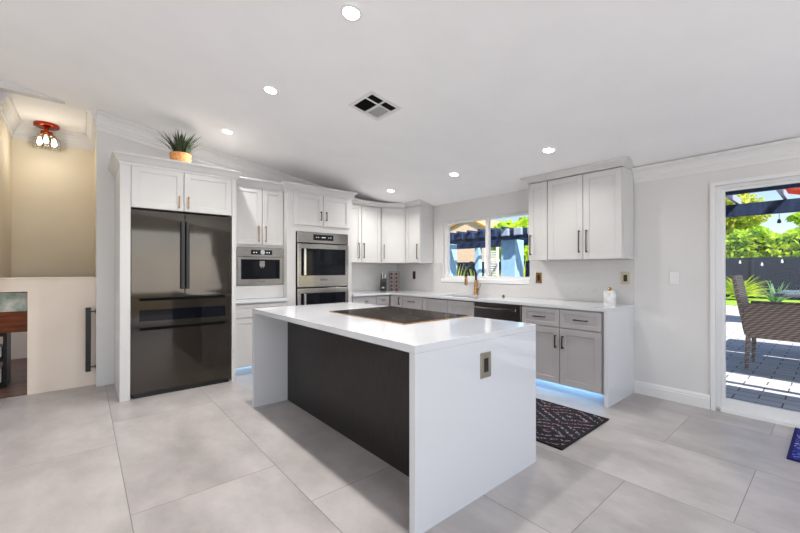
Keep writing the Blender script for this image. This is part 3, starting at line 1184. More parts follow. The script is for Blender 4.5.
# ---- knife block with knives
kb = (3.93, 5.07, .92)
t = thing('knife_block', 'black knife block standing in the worktop corner, left of the spice rack', 'knife block', kb, -.75)
b = bmesh.new()
pr = [(-.06, 0), (.075, 0), (.075, .225), (-.04, .185), (-.06, .14)]
lo = [b.verts.new((-.05, y, z)) for y, z in pr]
hi = [b.verts.new((.05, y, z)) for y, z in pr]
b.faces.new(lo)
b.faces.new(hi)
for i in range(5):
    b.faces.new((lo[i], lo[(i + 1) % 5], hi[(i + 1) % 5], hi[i]))
bmesh.ops.recalc_face_normals(b, faces=b.faces[:])
bmesh.ops.bevel(b, geom=b.edges[:], offset=.004, segments=2, affect='EDGES')
obj('block_body', b, 'blackplastic', t)
obj('front_badge', box(-.022, .022, -.062, -.06, .045, .075, .001), 'chrome', t)
rot = Matrix.Rotation(-.75, 4, 'Z')
spots = [(-.033, 0, .196, .11), (-.011, .01, .200, .125), (.011, .0, .196, .115), (.033, .01, .200, .10)]
words = ['leftmost', 'second from left', 'third from left', 'rightmost']
for i, (x, y, z, L) in enumerate(spots):
    q = rot @ Vector((x, y, 0))
    k = thing('kitchen_knife', 'steel-handled kitchen knife in the black block, %s of the four' % words[i], 'knife', (kb[0] + q.x, kb[1] + q.y, kb[2] + z), -.75, 'knives in the black block')
    k.rotation_euler = (.3, 0, -.75)
    bb = box(-.008, .008, -.010, .010, .012, L, .004, 2)
    obj('knife_handle', bb, 'chrome' if i % 2 else 'blackplastic', k)
    obj('bolster', box(-.0085, .0085, -.0105, .0105, -.002, .012, .002), 'chrome', k)

# ---- spice rack with jars
rk = (4.075, 4.955, .92)
t = thing('spice_rack', 'upright dark metal spice rack of small dark jars in the worktop corner', 'spice rack', rk, -.8)
b = bmesh.new()
for x in (-.085, 0, .085):
    for y in (-.035, .035):
        tube(b, [(x, y, 0), (x, y, .33)], .003, 6)
for z in (.0, .33):
    bx(b, -.088, .088, -.038, .038, z, z + .005)
for k in range(1, 5):
    for y in (-.035, .035):
        bx(b, -.086, .086, y - .002, y + .002, k * .066 - .003, k * .066)
    for x in (-.085, 0, .085):
        bx(b, x - .002, x + .002, -.035, .035, k * .066 - .003, k * .066)
obj('rack_frame', b, 'steel_dark', t)
jarb = tube(bmesh.new(), [(0, -.018, 0), (0, .032, 0)], .021, 14)
lidb = tube(bmesh.new(), [(0, -.034, 0), (0, -.0185, 0)], .0222, 14)
rot = Matrix.Rotation(-.8, 4, 'Z')
rows = ['bottom', 'second', 'third', 'fourth', 'top']
j0 = None
for c, x in enumerate((-.0425, .0425)):
    for k in range(5):
        q = rot @ Vector((x, 0, 0))
        loc = (rk[0] + q.x, rk[1] + q.y, rk[2] + .028 + k * .066)
        lab = 'small spice jar lying in the %s row of the dark rack, %s column' % (rows[k], ('left', 'right')[c])
        if j0 is None:
            j0 = thing('spice_jar', lab, 'jar', loc, -.8, 'spice jars in the rack')
            obj('jar_glass', jarb, 'jar_glass', j0, 'auto')
            obj('jar_lid', lidb, 'lid_dark', j0, 'auto')
        else:
            dup(j0, loc, -.8, lab)

# ------------------------------------------------------------------ refrigerator
t = thing('refrigerator', 'large smoked-glass french door refrigerator with a middle drawer and black handles', 'refrigerator', (.358, YFR - .004, 0))
FW = .935
b = box(.004, FW - .004, .03, .66, .035, 1.868, .002)
bx(b, .01, FW - .01, .05, .6, 0, .035)
obj('cabinet_body', b, 'blackplastic', t)
obj('base_grille', box(.02, FW - .02, .022, .05, .0, .045), 'blackplastic', t)
dl = obj('door', box(0, .466, -.0, .028, 1.008, 1.882, .003, 2), 'fridge', t)
dr = obj('door', box(.470, FW, -.0, .028, 1.008, 1.882, .003, 2), 'fridge', t)
obj('handle', box(.427, .463, -.042, -.0, 1.082, 1.795, .004), 'blackplastic', dl)
obj('handle', box(.473, .505, -.042, -.0, 1.082, 1.795, .004), 'blackplastic', dr)
us = [0, .068, .872, FW]
zs = [.706, .762, .878, 1.0]
mid = obj('drawer', slab(bmesh.new(), us, zs, lambda u, v: not (us[1] < u < us[2] and zs[1] < v < zs[2]), 0, .028, 'y'), 'fridge', t)
obj('drawer_window', box(.068, .872, .003, .02, .762, .878), 'oven_glass', mid)
obj('grip_recess', box(.068, .872, -.003, .002, .970, .998), 'void', mid)
low = obj('drawer', box(0, FW, 0, .028, .048, .700, .003, 2), 'fridge', t)
obj('grip_recess', box(.068, .872, -.003, .002, .672, .700), 'void', low)

# ------------------------------------------------------------------ island
t = thing('island_cabinet', 'long black-brown wood panelled island cabinet under the white top', 'cabinet', (1.54, 2.46, 0))
b = box(0, .74, -1.098, 1.07, 0, .878, .001)
obj('body', b, 'darkwood', t)
for k in range(4):
    y0 = -1.085 + k * .535
    d = obj('door', box(.742, .76, y0, y0 + .53, .1, .87, .002), 'darkwood', t)
    hb = box(.76, .79, y0 + .455, y0 + .465, .60, .73, .002)
    obj('handle', hb, 'black', d)
IX0, IX1, IY0, IY1 = 1.213, 2.312, 1.318, 3.573
t = thing('island_worktop', 'glossy white quartz island top with waterfall ends reaching the floor', 'worktop', (IX0, IY0, 0))
obj('worktop_slab', box(0, IX1 - IX0, 0, IY1 - IY0, .88, .92, .0012), 'quartz', t)
obj('waterfall_panel', box(0, IX1 - IX0, 0, .04, 0, .8798), 'quartz', t)
obj('waterfall_panel', box(0, IX1 - IX0, IY1 - IY0 - .04, IY1 - IY0, 0, .8798), 'quartz', t)

# ---- cooktop
t = thing('cooktop', 'black glass induction cooktop with thin bronze edge set in the island top', 'cooktop', (1.965, 2.36, .9202))
cw, cd = .335, .485
obj('trim_frame', slab(bmesh.new(), [-cw - .008, -cw + .01, cw - .01, cw + .008], [-cd - .008, -cd + .01, cd - .01, cd + .008], lambda u, v: not (abs(u) < cw - .01 and abs(v) < cd - .01), 0, .006, 'z'), 'copper_dark' if 'copper_dark' in M else 'brass', t)
obj('glass_surface', box(-cw, cw, -cd, cd, .0005, .0075, .001), 'glass_black', t)
for (x, y, r) in ((-.17, -.30, .09), (.15, -.30, .075), (0, 0, .12), (-.17, .30, .075), (.15, .30, .09)):
    b = bmesh.new()
    lathe(b, [(r, .0076), (r + .004, .0076), (r + .004, .0079), (r, .0079), (r, .0076)], (x, y, 0), 40)
    obj('cooking_zone_ring', b, 'ring', t)

# ------------------------------------------------------------------ toe-kick light
LEDM = mat('blue_white_led', lin(.8), .5, emis=(.25, .6, 1, 1), estr=2.6)
M['led'] = LEDM
tag(obj('led_strip', box(XC + .064, XC + .076, 1.44, 4.63, .092, .099), 'led'), 'blue-white light strip under the base cabinets along the sink wall', 'light strip')
tag(obj('led_strip', box(1.36, 2.02, YCF + .058, YCF + .068, .092, .099), 'led'), 'blue-white light strip under the base cabinet beside the refrigerator', 'light strip')
light('toe_light', 'AREA', (XC + .045, 3.03, .09), 1.6, (.20, .54, 1), aim=(.35, 0, -1), size=.02, size_y=3.1).rotation_euler = (0, -.5, 0)
light('toe_light', 'AREA', (1.69, YCF + .045, .09), .07, (.28, .62, 1), aim=(0, .3, -1), size=.6, size_y=.02)


# ------------------------------------------------------------------ rugs
def rug(name, label, x0, x1, y0, y1, m, me):
    t = thing(name, label, 'rug', ((x0 + x1) / 2, (y0 + y1) / 2, 0))
    w, d = (x1 - x0) / 2, (y1 - y0) / 2
    obj('rug_field', box(-w + .02, w - .02, -d + .02, d - .02, .0008, .010), m, t)
    obj('rug_border', slab(bmesh.new(), [-w, -w + .02, w - .02, w], [-d, -d + .02, d - .02, d], lambda u, v: not (abs(u) < w - .02 and abs(v) < d - .02), .0005, .011, 'z'), me, t)


rug('runner_rug', 'black runner rug with pinkish broken diamond pattern between island and sink cabinets', 2.592, 3.43, 1.278, 3.6, 'rug_black', 'rug_edge')
rug('door_mat', 'bright blue patterned mat inside the patio door', 3.64, 4.385, -1.0, .236, 'rug_blue', 'rug_edge_blue')

# ------------------------------------------------------------------ ceiling lights
TILT = math.atan(SL)
M['lamp'] = mat('lit_lens', lin(.9), .5, emis=(1, .98, .95, 1), estr=14)
rows = {(1.232, 1.908): 'nearest the camera, above the island edge', (1.232, 3.18): 'above the far end of the island', (1.232, 4.45): 'in front of the refrigerator',
        (3.52, 1.867): 'nearest the patio door, in front of the wide wall cabinet', (3.52, 3.105): 'in front of the sink window', (3.52, 4.36): 'in the far corner near the diagonal cabinet'}
first = None
for (x, y), wd_ in rows.items():
    loc = (x, y, ceil(x) - .001)
    lab = 'round recessed ceiling light ' + wd_
    if first is None:
        first = thing('ceiling_light', lab, 'ceiling light', loc, 0, 'recessed ceiling lights')
        obj('trim_ring', lathe(bmesh.new(), [(.048, -.001), (.066, -.001), (.064, -.005), (.051, -.006), (.048, -.001)], seg=32), 'plastic_white', first, 'auto')
        obj('lens', lathe(bmesh.new(), [(0, -.004), (.049, -.004), (.049, -.001), (0, -.001)], seg=32), 'lamp', first, 'auto')
        first.rotation_euler = (0, TILT, 0)
    else:
        r = dup(first, loc, None, lab)
    L = light('downlight', 'AREA', (x - .002, y, ceil(x) - .016), (13 if y < 4 else 7) if x < 2 else (4.5 if y < 2 else 10 if y < 4 else 7), (1, .965, .92), aim=(0, 0, -1), size=.09)
    L.rotation_euler = (0, TILT, 0)
    L.data.spread = math.radians(150)

# ------------------------------------------------------------------ ceiling vent
t = thing('ceiling_vent', 'square white louvred air vent in the ceiling above the island', 'vent', (1.955, 2.645, ceil(1.955) - .001))
t.rotation_euler = (0, TILT, 0)
w, d = .165, .175
us = [-w, -w + .030, -.008, .008, w - .030, w]
vs3 = [-d, -d + .032, -.062, -.046, d - .034, d]
b = slab(bmesh.new(), us, vs3, lambda u, v: not ((us[1] < u < us[2] or us[3] < u < us[4]) and (vs3[1] < v < vs3[2] or vs3[3] < v < vs3[4])), -.008, -.001, 'z')
obj('vent_frame', b, 'plastic_white', t)
obj('duct_backing', box(-w + .03, w - .03, -d + .032, d - .034, -.0016, -.0012), 'void', t)
for (a0, a1, b0, b1, tl) in ((us[1], us[2], vs3[1], vs3[2], 0), (us[1], us[2], vs3[3], vs3[4], 0), (us[3], us[4], vs3[1], vs3[2], 0), (us[3], us[4], vs3[3], vs3[4], 1.25)):
    b = bmesh.new()
    n = 6
    for k in range(n):
        xx = a0 + (k + .5) * (a1 - a0) / n
        b2 = box(-.0006, .0006, b0, b1, -.0018 if tl == 0 else -.009, .0018 if tl == 0 else .009)
        merge(b, b2, Matrix.Translation((xx, 0, -.0045)) @ Matrix.Rotation(tl, 4, 'Y'))
    obj('louvre_set', b, 'plastic_white' if tl else 'steel_dark', t)  # upright sets coloured dark, standing for the shade between the blades

# ------------------------------------------------------------------ plant on the refrigerator cabinet
t = thing('potted_grass', 'spiky dark green potted grass in a woven tan pot on the refrigerator cabinet', 'plant', (.82, 4.72, 2.4205))
b = lathe(bmesh.new(), [(0, 0), (.095, 0), (.100, .01), (.104, .125), (.107, .128), (.107, .142), (.100, .144), (.096, .13), (0, .13)], seg=28)
obj('pot', b, 'clay', t, 'auto')
b = bmesh.new()
for k in range(170):
    a = random.uniform(0, 2 * PI)
    r0 = random.uniform(0, .075)
    lean = random.uniform(.02, .22)
    h = random.uniform(.20, .34) * (1 - .3 * lean / .22)
    wv = random.uniform(.006, .012)
    c, s = math.cos(a), math.sin(a)
    prev = None
    for i in range(7):
        f = i / 6
        rr = r0 + lean * f ** 1.6
        z = .125 + h * (f - .12 * f * f)
        ww = wv * (1 - f) ** .7 + .0004
        p = Vector((rr * c, rr * s, z))
        v1 = b.verts.new(p + Vector((-s, c, 0)) * ww)
        v2 = b.verts.new(p - Vector((-s, c, 0)) * ww)
        v3 = b.verts.new(p + Vector((c, s, 0)) * ww * .5)
        if prev:
            b.faces.new((prev[0], v1, v3, prev[2]))
            b.faces.new((prev[2], v3, v2, prev[1]))
        prev = (v1, v2, v3)
obj('grass_blades', b, 'leaf_dark', t)

# ------------------------------------------------------------------ hall ceiling fixture
t = thing('flush_ceiling_light', 'copper flush-mount ceiling light with three clear glass shades in the hall', 'ceiling light', (-.345, 6.27, ZF))
b = lathe(bmesh.new(), [(0, 0), (.118, 0), (.120, -.012), (.118, -.034), (.108, -.040), (0, -.040)], seg=36)
obj('canopy', b, 'copper', t, 'auto')
b = tube(bmesh.new(), [(0, 0, -.02), (0, 0, -.12)], .022, 16)
lathe(b, [(0, -.09), (.055, -.092), (.055, -.125), (0, -.13)])
obj('stem', b, 'copper', t, 'auto')
for k in range(3):
    a = 2 * PI * k / 3 + .5
    c, s = math.cos(a) * .078, math.sin(a) * .078
    arm = tube(bmesh.new(), [(0, 0, -.11), (c, s, -.125), (c, s, -.16)], [.010, .012, .022], 12)
    ar = obj('lamp_holder', arm, 'brass', t, 'auto')
    g = lathe(bmesh.new(), [(.024, -.15), (.055, -.17), (.060, -.225), (.058, -.295), (.056, -.295), (.057, -.225), (.052, -.173), (.022, -.153)], (c, s, 0), 24)
    obj('glass_shade', g, 'shade_glass', t, 'auto')
    bl = lathe(bmesh.new(), [(0, -.16), (.011, -.163), (.014, -.185), (.024, -.215), (.024, -.23), (.014, -.247), (0, -.252)], (c, s, 0), 16)
    if 'bulb' not in M:
        M['bulb'] = mat('lit_bulb', lin(.9), .4, emis=(1, .86, .62, 1), estr=16)
    obj('bulb', bl, 'bulb', t, 'auto')
light('hall_lamp', 'POINT', (-.345, 6.0, ZF - .42), 2.3, (1, .90, .78), size=.07)

# ---- black vertical bar handle at the wall end
t = thing('bar_handle', 'long black vertical bar handle on two brackets at the wall end beside the low wall', 'handle', (.108, YA + .035, .17))
obj('bar', box(-.088, -.042, -.018, .018, 0, .70, .003), 'black', t)
for z in (.045, .655):
    b = box(-.042, -.004, -.006, .006, z - .005, z + .007, .001)
    bx(b, -.006, .0, -.014, .014, z - .02, z + .02, .001)
    obj('bracket', b, 'black', t)

light('lower_room_fill', 'POINT', (-1.3, 5.9, 1.0), 8, (1, .85, .7), size=.08)  # added light without a fixture, brightens the space behind the low opening
# ---- things seen through the low opening
t = thing('framed_picture', 'framed pale teal picture in a wide brown frame seen through the low opening', 'picture', (-.50, 5.66, .62), 0)
fr = slab(bmesh.new(), [-.22, -.19, .14, .155], [.0, .22, .42, .44], lambda u, v: not (-.19 < u < .14 and .22 < v < .42), -.01, .012, 'y')
obj('picture_frame', fr, 'leather', t)
obj('print', box(-.19, .14, -.004, .008, .22, .42), 'art', t)
t.rotation_euler = (0, .0, -.25)
t = thing('low_bookcase', 'dark low bookcase seen through the opening in the low wall', 'bookcase', (-.86, 6.0, .012))
b = slab(bmesh.new(), [-.30, -.27, .20, .23], [0, .04, .28, .31, .55, .59], lambda u, v: not (-.27 < u < .20 and (.04 < v < .28 or .31 < v < .55)), -.15, .15, 'y')
obj('case', b, 'black', t)
tag(obj('folded_cloth', box(-.98, -.672, 5.88, 6.1, .325, .45, .02, 2), 'cloth'), 'folded white cloth on the upper shelf of the dark bookcase', 'cloth')
tag(obj('storage_box', box(-.98, -.675, 5.88, 6.1, .055, .21, .01, 2), 'cloth'), 'white box on the lower shelf of the dark bookcase', 'box')

# ================================================================== outdoors
GZ = -.03
struct('ground', slab(bmesh.new(), [XB + .17, 18.2], [-14, 26], lambda u, v: True, GZ - .2, GZ, 'z'), 'pavers')
tag(obj('lawn', slab(bmesh.new(), [18.2, 60], [-30, 60], lambda u, v: True, GZ - .2, GZ + .02, 'z'), 'lawn'), 'strip of bright green grass in front of the charcoal fence', 'grass', kind='stuff')

# pergola, plus unseen overhead panels added to cast the patio shade
PW0, PW1 = -8, 2.2
t = thing('pergola', 'navy painted patio pergola with two long beams and cross rafters', 'pergola', (6.9, 2, GZ))
px, py, pz = 6.9, 2, GZ
obj('beam', box(6.16 - px, 6.22 - px, PW0 - py, PW1 - py, 2.222 - pz, 2.27 - pz, .004), 'navy', t)
obj('beam', box(7.45 - px, 7.56 - px, PW0 - py, PW1 - py, 2.085 - pz, 2.265 - pz, .004), 'navy', t)
y = -7.51
while y < 2.2:
    obj('rafter', box(6.05 - px, 7.7 - px, y - .02 - py, y + .02 - py, 2.2705 - pz, 2.37 - pz, .003), 'palewood', t)
    y += .5
obj('eave_shadow_caster', box(4.57 - px, 4.66 - px, PW0 - py, PW1 - py, 2.75 - pz, 2.79 - pz), 'navy', t)  # unseen strip added to set the shadow edge nearest the house
obj('shadow_caster', box(5.17 - px, 6.77 - px, PW0 - py, PW1 - py, 2.75 - pz, 2.79 - pz), 'navy', t)  # unseen sheet added to cast the wide shade band on the paving
for xx in (5.3, 7.5):
    for yy in (-4.2, 2.05):
        obj('post', box(xx - .06 - px, xx + .06 - px, yy - .06 - py, yy + .06 - py, 0, (2.75 if xx < 6 else 2.084) - pz, .005), 'navy', t)
for yy in (-7.9, -4, 0, 2.1):
    obj('hanger_post', box(6.16 - px, 6.22 - px, yy - .03 - py, yy + .03 - py, 2.371 - pz, 2.749 - pz), 'navy', t)
# second pergola, on pale blue stuccoed posts, seen through the sink window
t = thing('pergola', 'navy pergola on pale blue square posts seen through the sink window', 'pergola', (7.2, 6, GZ))
px, py = 7.2, 6
obj('beam', box(6.86 - px, 6.98 - px, 3.2 - py, 9.5 - py, 1.93 - pz, 2.14 - pz, .004), 'navy', t)
obj('beam', box(8.9 - px, 9.02 - px, 3.2 - py, 9.5 - py, 1.93 - pz, 2.14 - pz, .004), 'navy', t)
y = 3.35
while y < 9.4:
    if y > 4.4:
        obj('rafter', box(6.72 - px, 9.3 - px, y - .03 - py, y + .03 - py, 2.141 - pz, 2.19 - pz, .003), 'navy', t)
    obj('rafter_end', box(6.79 - px, 6.859 - px, y - .09 - py, y + .09 - py, 2.0 - pz, 2.15 - pz, .01), 'palewood' if y < 4.6 else 'navy', t)
    y += .31
for yy in (4.64, 6.55):
    obj('post', box(7.0 - px, 7.34 - px, yy - .175 - py, yy + .175 - py, 0, 1.93 - pz, .005), 'bluecol', t)
obj('post', box(8.85 - px, 9.0 - px, 6.85 - py, 7.0 - py, 0, 1.93 - pz, .005), 'bluecol', t)

# louvred screen
t = thing('louvred_screen', 'white louvred garden screen beside the blue pergola post', 'screen', (9.6, 6.95, GZ))
b = bmesh.new()
for k in range(26):
    bx(b, -.03, .03, -.2, .2, .1 + k * .07, .145 + k * .07)
obj('louvres', b, 'louvre', t)
b = box(-.04, .04, -.24, -.2, 0, 2.0)
bx(b, -.04, .04, .2, .24, 0, 2.0)
obj('screen_frame', b, 'louvre', t)

# fence and hedge
t = thing('garden_fence', 'long charcoal garden fence behind the lawn', 'fence', (23, 4, GZ))
obj('fence_panel', box(0, .06, -16, 28, .051, 1.86), 'fence', t)
for k in range(16):
    obj('fence_post', box(-.05, 0, -15.5 + k * 2.8, -15.4 + k * 2.8, .051, 1.9, .01), 'fence', t)


def leaf_cloud(b, c, rad, n, size, shell=.55):
    c = Vector(c)
    for _ in range(n):
        while True:
            v = Vector((random.uniform(-1, 1), random.uniform(-1, 1), random.uniform(-1, 1)))
            if shell < v.length < 1:
                break
        p = c + Vector((v.x * rad[0], v.y * rad[1], v.z * rad[2]))
        s = size * random.uniform(.6, 1.3)
        a = Vector((random.gauss(0, 1), random.gauss(0, 1), random.gauss(0, 1))).normalized()
        n2 = (a.cross(v.normalized() + Vector((.01, 0, 0)))).normalized()
        q = [p - a * s, p + n2 * s * .45 - a * .1 * s, p + a * s, p - n2 * s * .45]
        b.faces.new([b.verts.new(x) for x in q])


def leafy_box(b, x0, x1, y0, y1, z0, zf, n, size):
    for _ in range(n):
        y = random.uniform(y0, y1)
        zt = zf(y)
        side = random.random()
        if side < .6:
            p = Vector((x0 + random.uniform(-.15, .25), y, random.uniform(z0, zt)))
        else:
            p = Vector((random.uniform(x0, x1), y, zt + random.uniform(-.3, .15)))
        s = size * random.uniform(.6, 1.4)
        a = Vector((random.gauss(0, 1), random.gauss(0, 1), random.gauss(0, 1))).normalized()
        n2 = a.cross(Vector((random.gauss(0, 1), random.gauss(0, 1), random.gauss(0, 1)))).normalized()
        b.faces.new([b.verts.new(x) for x in (p - a * s, p + n2 * s * .5, p + a * s, p - n2 * s * .5)])


hz = lambda y: 2.75 + .35 * math.sin(y * .9) + .25 * math.sin(y * 2.3 + 1) + .1 * math.sin(y * 6)
t = thing('hedge', 'tall bright green hedge rising behind the charcoal fence', 'hedge', (24.2, 4, GZ + .021))
b = bmesh.new()
leafy_box(b, -.2, 1.4, -13, 12.5, 1.2, lambda y: hz(y + 4), 15000, .13)
obj('foliage', b, 'leaf', t)
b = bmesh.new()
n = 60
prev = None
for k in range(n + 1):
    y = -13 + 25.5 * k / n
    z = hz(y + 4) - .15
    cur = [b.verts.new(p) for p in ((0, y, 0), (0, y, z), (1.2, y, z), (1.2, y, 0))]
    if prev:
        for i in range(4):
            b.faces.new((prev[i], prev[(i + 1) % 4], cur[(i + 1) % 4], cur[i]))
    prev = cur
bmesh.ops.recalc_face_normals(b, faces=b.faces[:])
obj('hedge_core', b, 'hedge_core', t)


def tree(label, loc, h, rad, m, n, size):
    t = thing('tree', label, 'tree', loc)
    tr = tube(bmesh.new(), [(0, 0, 0), (0, 0, .3), (.1, .05, h * .35), (0, 0, h * .65)], [.2, .19, .15, .08], 10)
    for k in range(5):
        a = k * 1.3
        tube(tr, [(.03, .02, h * (.4 + .04 * k)), (math.cos(a) * rad * .5, math.sin(a) * rad * .5, h * .75)], [.07, .02], 6)
    obj('trunk', tr, 'bark', t)
    b = bmesh.new()
    for k in range(9):
        a = random.uniform(0, 2 * PI)
        rr = random.uniform(0, .6) * rad
        q = (rr * math.cos(a), rr * math.sin(a), h * random.uniform(.6, .95))
        s = rad * random.uniform(.4, .6)
        leaf_cloud(b, q, (s, s, s * .7), n // 9, size, .2)
    obj('crown', b, m, t)


tree('loose yellow-green tree behind the hedge seen through the door top', (29.5, 4.4, GZ + .021), 5.6, 2.7, 'leaf_tree', 7000, .17)
tree('small green tree behind the hedge at the right, against the sky', (33, 1.0, GZ + .021), 5.0, 1.1, 'leaf', 1500, .15)
tree('large dense green tree behind the pergola seen through the sink window', (29, 13.4, GZ + .021), 9.0, 3.7, 'leaf', 10000, .17)
tree('bushy green tree right of the blue post seen through the sink window', (15.5, 9.7, GZ), 3.4, 1.5, 'leaf', 6000, .15)


# garden plants
def spiky(label, loc, n, L, m, arch=.5, w=.04, name='garden_plant', elmin=.25):
    b = bmesh.new()
    for k in range(n):
        a = 2 * PI * k / n + random.uniform(-.3, .3)
        el = random.uniform(elmin, 1.0)
        c, s = math.cos(a), math.sin(a)
        prev = None
        LL = L * random.uniform(.75, 1.1)
        for i in range(7):
            f = i / 6
            rr = LL * f * math.cos(el * 1.3) * 1.0
            z = LL * (f * math.sin(el * 1.3) + .12 * min(1, f * 3) - arch * f * f * .5)
            ww = w * (1 - abs(f - .3)) * (1 - f * .8)
            p = Vector((rr * c, rr * s, max(z, .0)))
            v = [b.verts.new(p + Vector((-s, c, .2)) * ww), b.verts.new(p - Vector((0, 0, ww * .6))), b.verts.new(p - Vector((-s, c, -.2)) * ww)]
            if prev:
                b.faces.new((prev[0], v[0], v[1], prev[1]))
                b.faces.new((prev[1], v[1], v[2], prev[2]))
            prev = v
    o = obj(name, b, m)
    o.location = loc
    return tag(o, label, 'plant')


spiky('yellow-green arching palm clump by the fence, left in the door view', (21.4, 2.75, GZ + .021), 130, 1.45, 'leaf_yellow', .75, .07, 'palm_plant')
spiky('grey-green agave with spread leaves in front of the fence', (20, 1.56, GZ + .021), 30, .88, 'leaf_agave', .05, .07, 'agave_plant')
spiky('yellow-green croton below the window, nearest its left side', (10.2, 9.0, GZ), 26, 1.55, 'leaf_yellow', .15, .05, elmin=.9)
spiky('yellow-green croton seen behind the faucet', (10.2, 7.95, GZ), 26, 1.5, 'leaf_yellow', .15, .05, elmin=.9)
spiky('yellow-green croton between faucet and window post', (10.2, 7.2, GZ), 26, 1.6, 'leaf_yellow', .15, .05, elmin=.9)
spiky('yellow-green croton right of the blue pergola post', (10.2, 6.3, GZ), 26, 1.6, 'leaf_yellow', .15, .05, elmin=.9)

# dark low fence behind the crotons
t = thing('privacy_screen', 'dark green-black privacy screen behind the crotons in the window view', 'screen', (12, 9.5, GZ))
obj('screen_panel', box(0, .05, -5.2, 5.5, 0, 1.62), 'fence', t)
for k in range(5):
    obj('screen_post', box(-.06, 0, -5.1 + k * 2.6, -5.0 + k * 2.6, 0, 1.65), 'fence', t)

# neighbouring house with gable
t = thing('neighbour_house', 'peach stucco house with a low gable roof beyond the pergola', 'building', (26, 22.6, GZ + .021))
b = bmesh.new()
pts = [(-2.6, 0), (-2.6, 3.55), (.2, 4.4), (3.2, 3.5), (3.2, 0)]
pts = [(-3.6, 0), (-3.6, 4.6), (-1.4, 5.75), (7.2, 3.3), (7.2, 0)]
A = [b.verts.new((0, y, z)) for y, z in pts]
B = [b.verts.new((6, y, z)) for y, z in pts]
b.faces.new(A)
b.faces.new(B)
for i in range(5):
    b.faces.new((A[i], A[(i + 1) % 5], B[(i + 1) % 5], B[i]))
bmesh.ops.recalc_face_normals(b, faces=b.faces[:])
obj('wall', b, 'stucco', t)
for (q0, q1) in (((-4.4, 4.22), (-1.4, 5.80)), ((-1.4, 5.80), (7.8, 3.18))):
    b = bmesh.new()
    vs_ = []
    for x in (-.12, 6.3):
        for (y, z) in (q0, q1):
            for dz in (0, .16):
                vs_.append(b.verts.new((x, y, z + dz)))
    for f in ((0, 1, 3, 2), (4, 6, 7, 5), (0, 4, 5, 1), (2, 3, 7, 6), (1, 5, 7, 3), (0, 2, 6, 4)):
        b.faces.new([vs_[i] for i in f])
    bmesh.ops.recalc_face_normals(b, faces=b.faces[:])
    obj('roof', b, 'roof', t)
    b = bmesh.new()
    vs_ = []
    for x in (-.17, -.125):
        for (y, z) in (q0, q1):
            for dz in (-.03, .17):
                vs_.append(b.verts.new((x, y, z + dz)))
    for f in ((0, 1, 3, 2), (4, 6, 7, 5), (0, 4, 5, 1), (2, 3, 7, 6), (1, 5, 7, 3), (0, 2, 6, 4)):
        b.faces.new([vs_[i] for i in f])
    bmesh.ops.recalc_face_normals(b, faces=b.faces[:])
    obj('fascia', b, 'fascia', t)

# patio chair
CX0, CY0 = 6.68, .80
t = thing('patio_chair', 'brown wicker patio armchair with slim legs outside the glass door', 'chair', (CX0 + .29, CY0 - .27, GZ))
lx, ly = .29, .27
ZS = 1 / 1.0


def post(p0, p1, r):
    return tube(bmesh.new(), [p0, p1], r, 8)


obj('leg', post((-lx, ly, 0), (-lx + .02, ly - .02, .48), [.019, .028]), 'wicker', t)
obj('leg', post((lx, ly, 0), (lx - .02, ly - .02, .48), [.019, .028]), 'wicker', t)
obj('leg', post((-lx, -ly, 0), (-lx + .02, -ly, .48), [.019, .028]), 'wicker', t)
obj('leg', post((lx, -ly, 0), (lx - .02, -ly, .48), [.019, .028]), 'wicker', t)
obj('seat', box(-lx, lx, -ly - .02, ly, .42, .52, .02, 2), 'wicker', t)
obj('arm_panel', box(-lx - .02, -lx + .03, -ly - .03, ly + .02, .45, .875, .018, 2), 'wicker', t)
obj('arm_panel', box(lx - .03, lx + .02, -ly - .03, ly + .02, .45, .875, .018, 2), 'wicker', t)
b = box(-lx, lx, -.025, .025, 0, .78, .018, 2)
bmesh.ops.transform(b, matrix=Matrix.Translation((0, ly + .0, .47)) @ Matrix.Rotation(-.17, 4, 'X'), verts=b.verts[:])
obj('backrest', b, 'wicker', t)
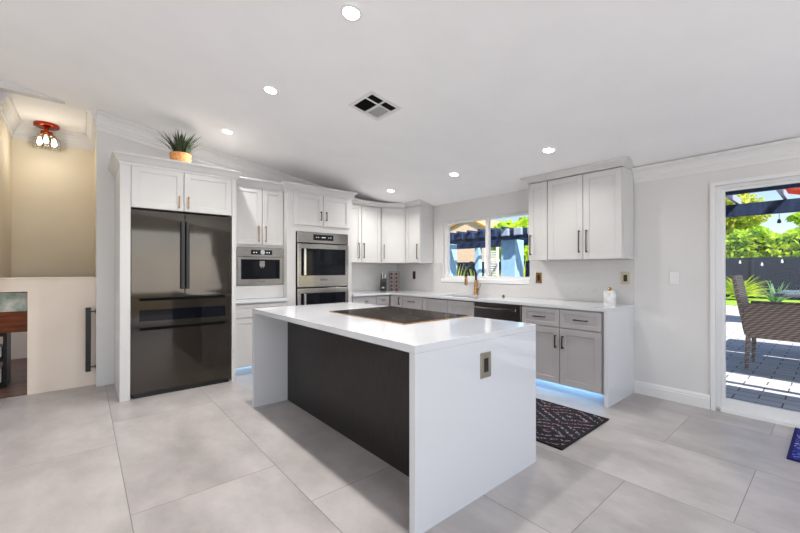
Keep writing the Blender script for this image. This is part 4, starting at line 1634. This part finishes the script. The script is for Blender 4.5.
# patio table
t = thing('patio_table', 'slate-topped patio table right of the wicker chair', 'table', (8.3, -.45, GZ))
obj('table_top', box(-.7, .7, -1.05, 1.06, .925, .975, .012, 2), 'tabletop', t)
obj('pedestal', box(-.3, .3, -.5, .3, 0, .93, .02), 'wicker', t)

# red parasol far right
t = thing('parasol', 'coral red parasol at the upper right of the door view', 'umbrella', (12, -.15, GZ))
obj('pole', tube(bmesh.new(), [(0, 0, 0), (0, 0, 3.5)], .025, 8), 'bark', t)
b = bmesh.new()
apex = b.verts.new((0, 0, 3.62))
rim = [b.verts.new((1.05 * math.cos(2 * PI * k / 8), 1.05 * math.sin(2 * PI * k / 8), 3.16)) for k in range(8)]
rim2 = [b.verts.new((1.05 * math.cos(2 * PI * k / 8), 1.05 * math.sin(2 * PI * k / 8), 3.06)) for k in range(8)]
for k in range(8):
    b.faces.new((apex, rim[k], rim[(k + 1) % 8]))
    b.faces.new((rim[k], rim2[k], rim2[(k + 1) % 8], rim[(k + 1) % 8]))
obj('canopy', b, 'red', t)

# string light bulbs
t = thing('string_light', 'string of small white festoon bulbs hanging in front of the charcoal fence', 'string light', (9.0, .9, 1.42))
b = bmesh.new()
M['wire'] = mat('thin_wire', srgb(60, 64, 74), .5)
ctrl = [(1.157, 1.423), (.872, 1.383), (.628, 1.431)]
pts = [(-1.44, 1.15, .50), (-.5, 1.15, .22), (0, .95, .13), (0, .257, .045), (0, -.028, .01), (0, -.272, .05), (0, -1.2, .16), (-.4, -3.0, .34), (-1.44, -5.1, .62)]
obj('cable', tube(b, pts, .0022, 5), 'wire', t)
for (yy, zz_) in ctrl:
    obj('bulb', lathe(bmesh.new(), [(0, .03), (.008, .03), (.008, .01), (.018, -.010), (.014, -.028), (0, -.035)], (0, yy - .9, zz_ - 1.42)), 'plastic_white', t, 'auto')
t = thing('lamp_socket', 'small black bulb socket hanging under the navy beam', 'lamp', (7.5, .55, 2.084))
obj('cord', tube(bmesh.new(), [(0, 0, 0), (0, 0, -.09)], .003, 6), 'black', t)
obj('socket', lathe(bmesh.new(), [(0, -.085), (.014, -.085), (.022, -.12), (.022, -.14), (0, -.145)]), 'black', t, 'auto')
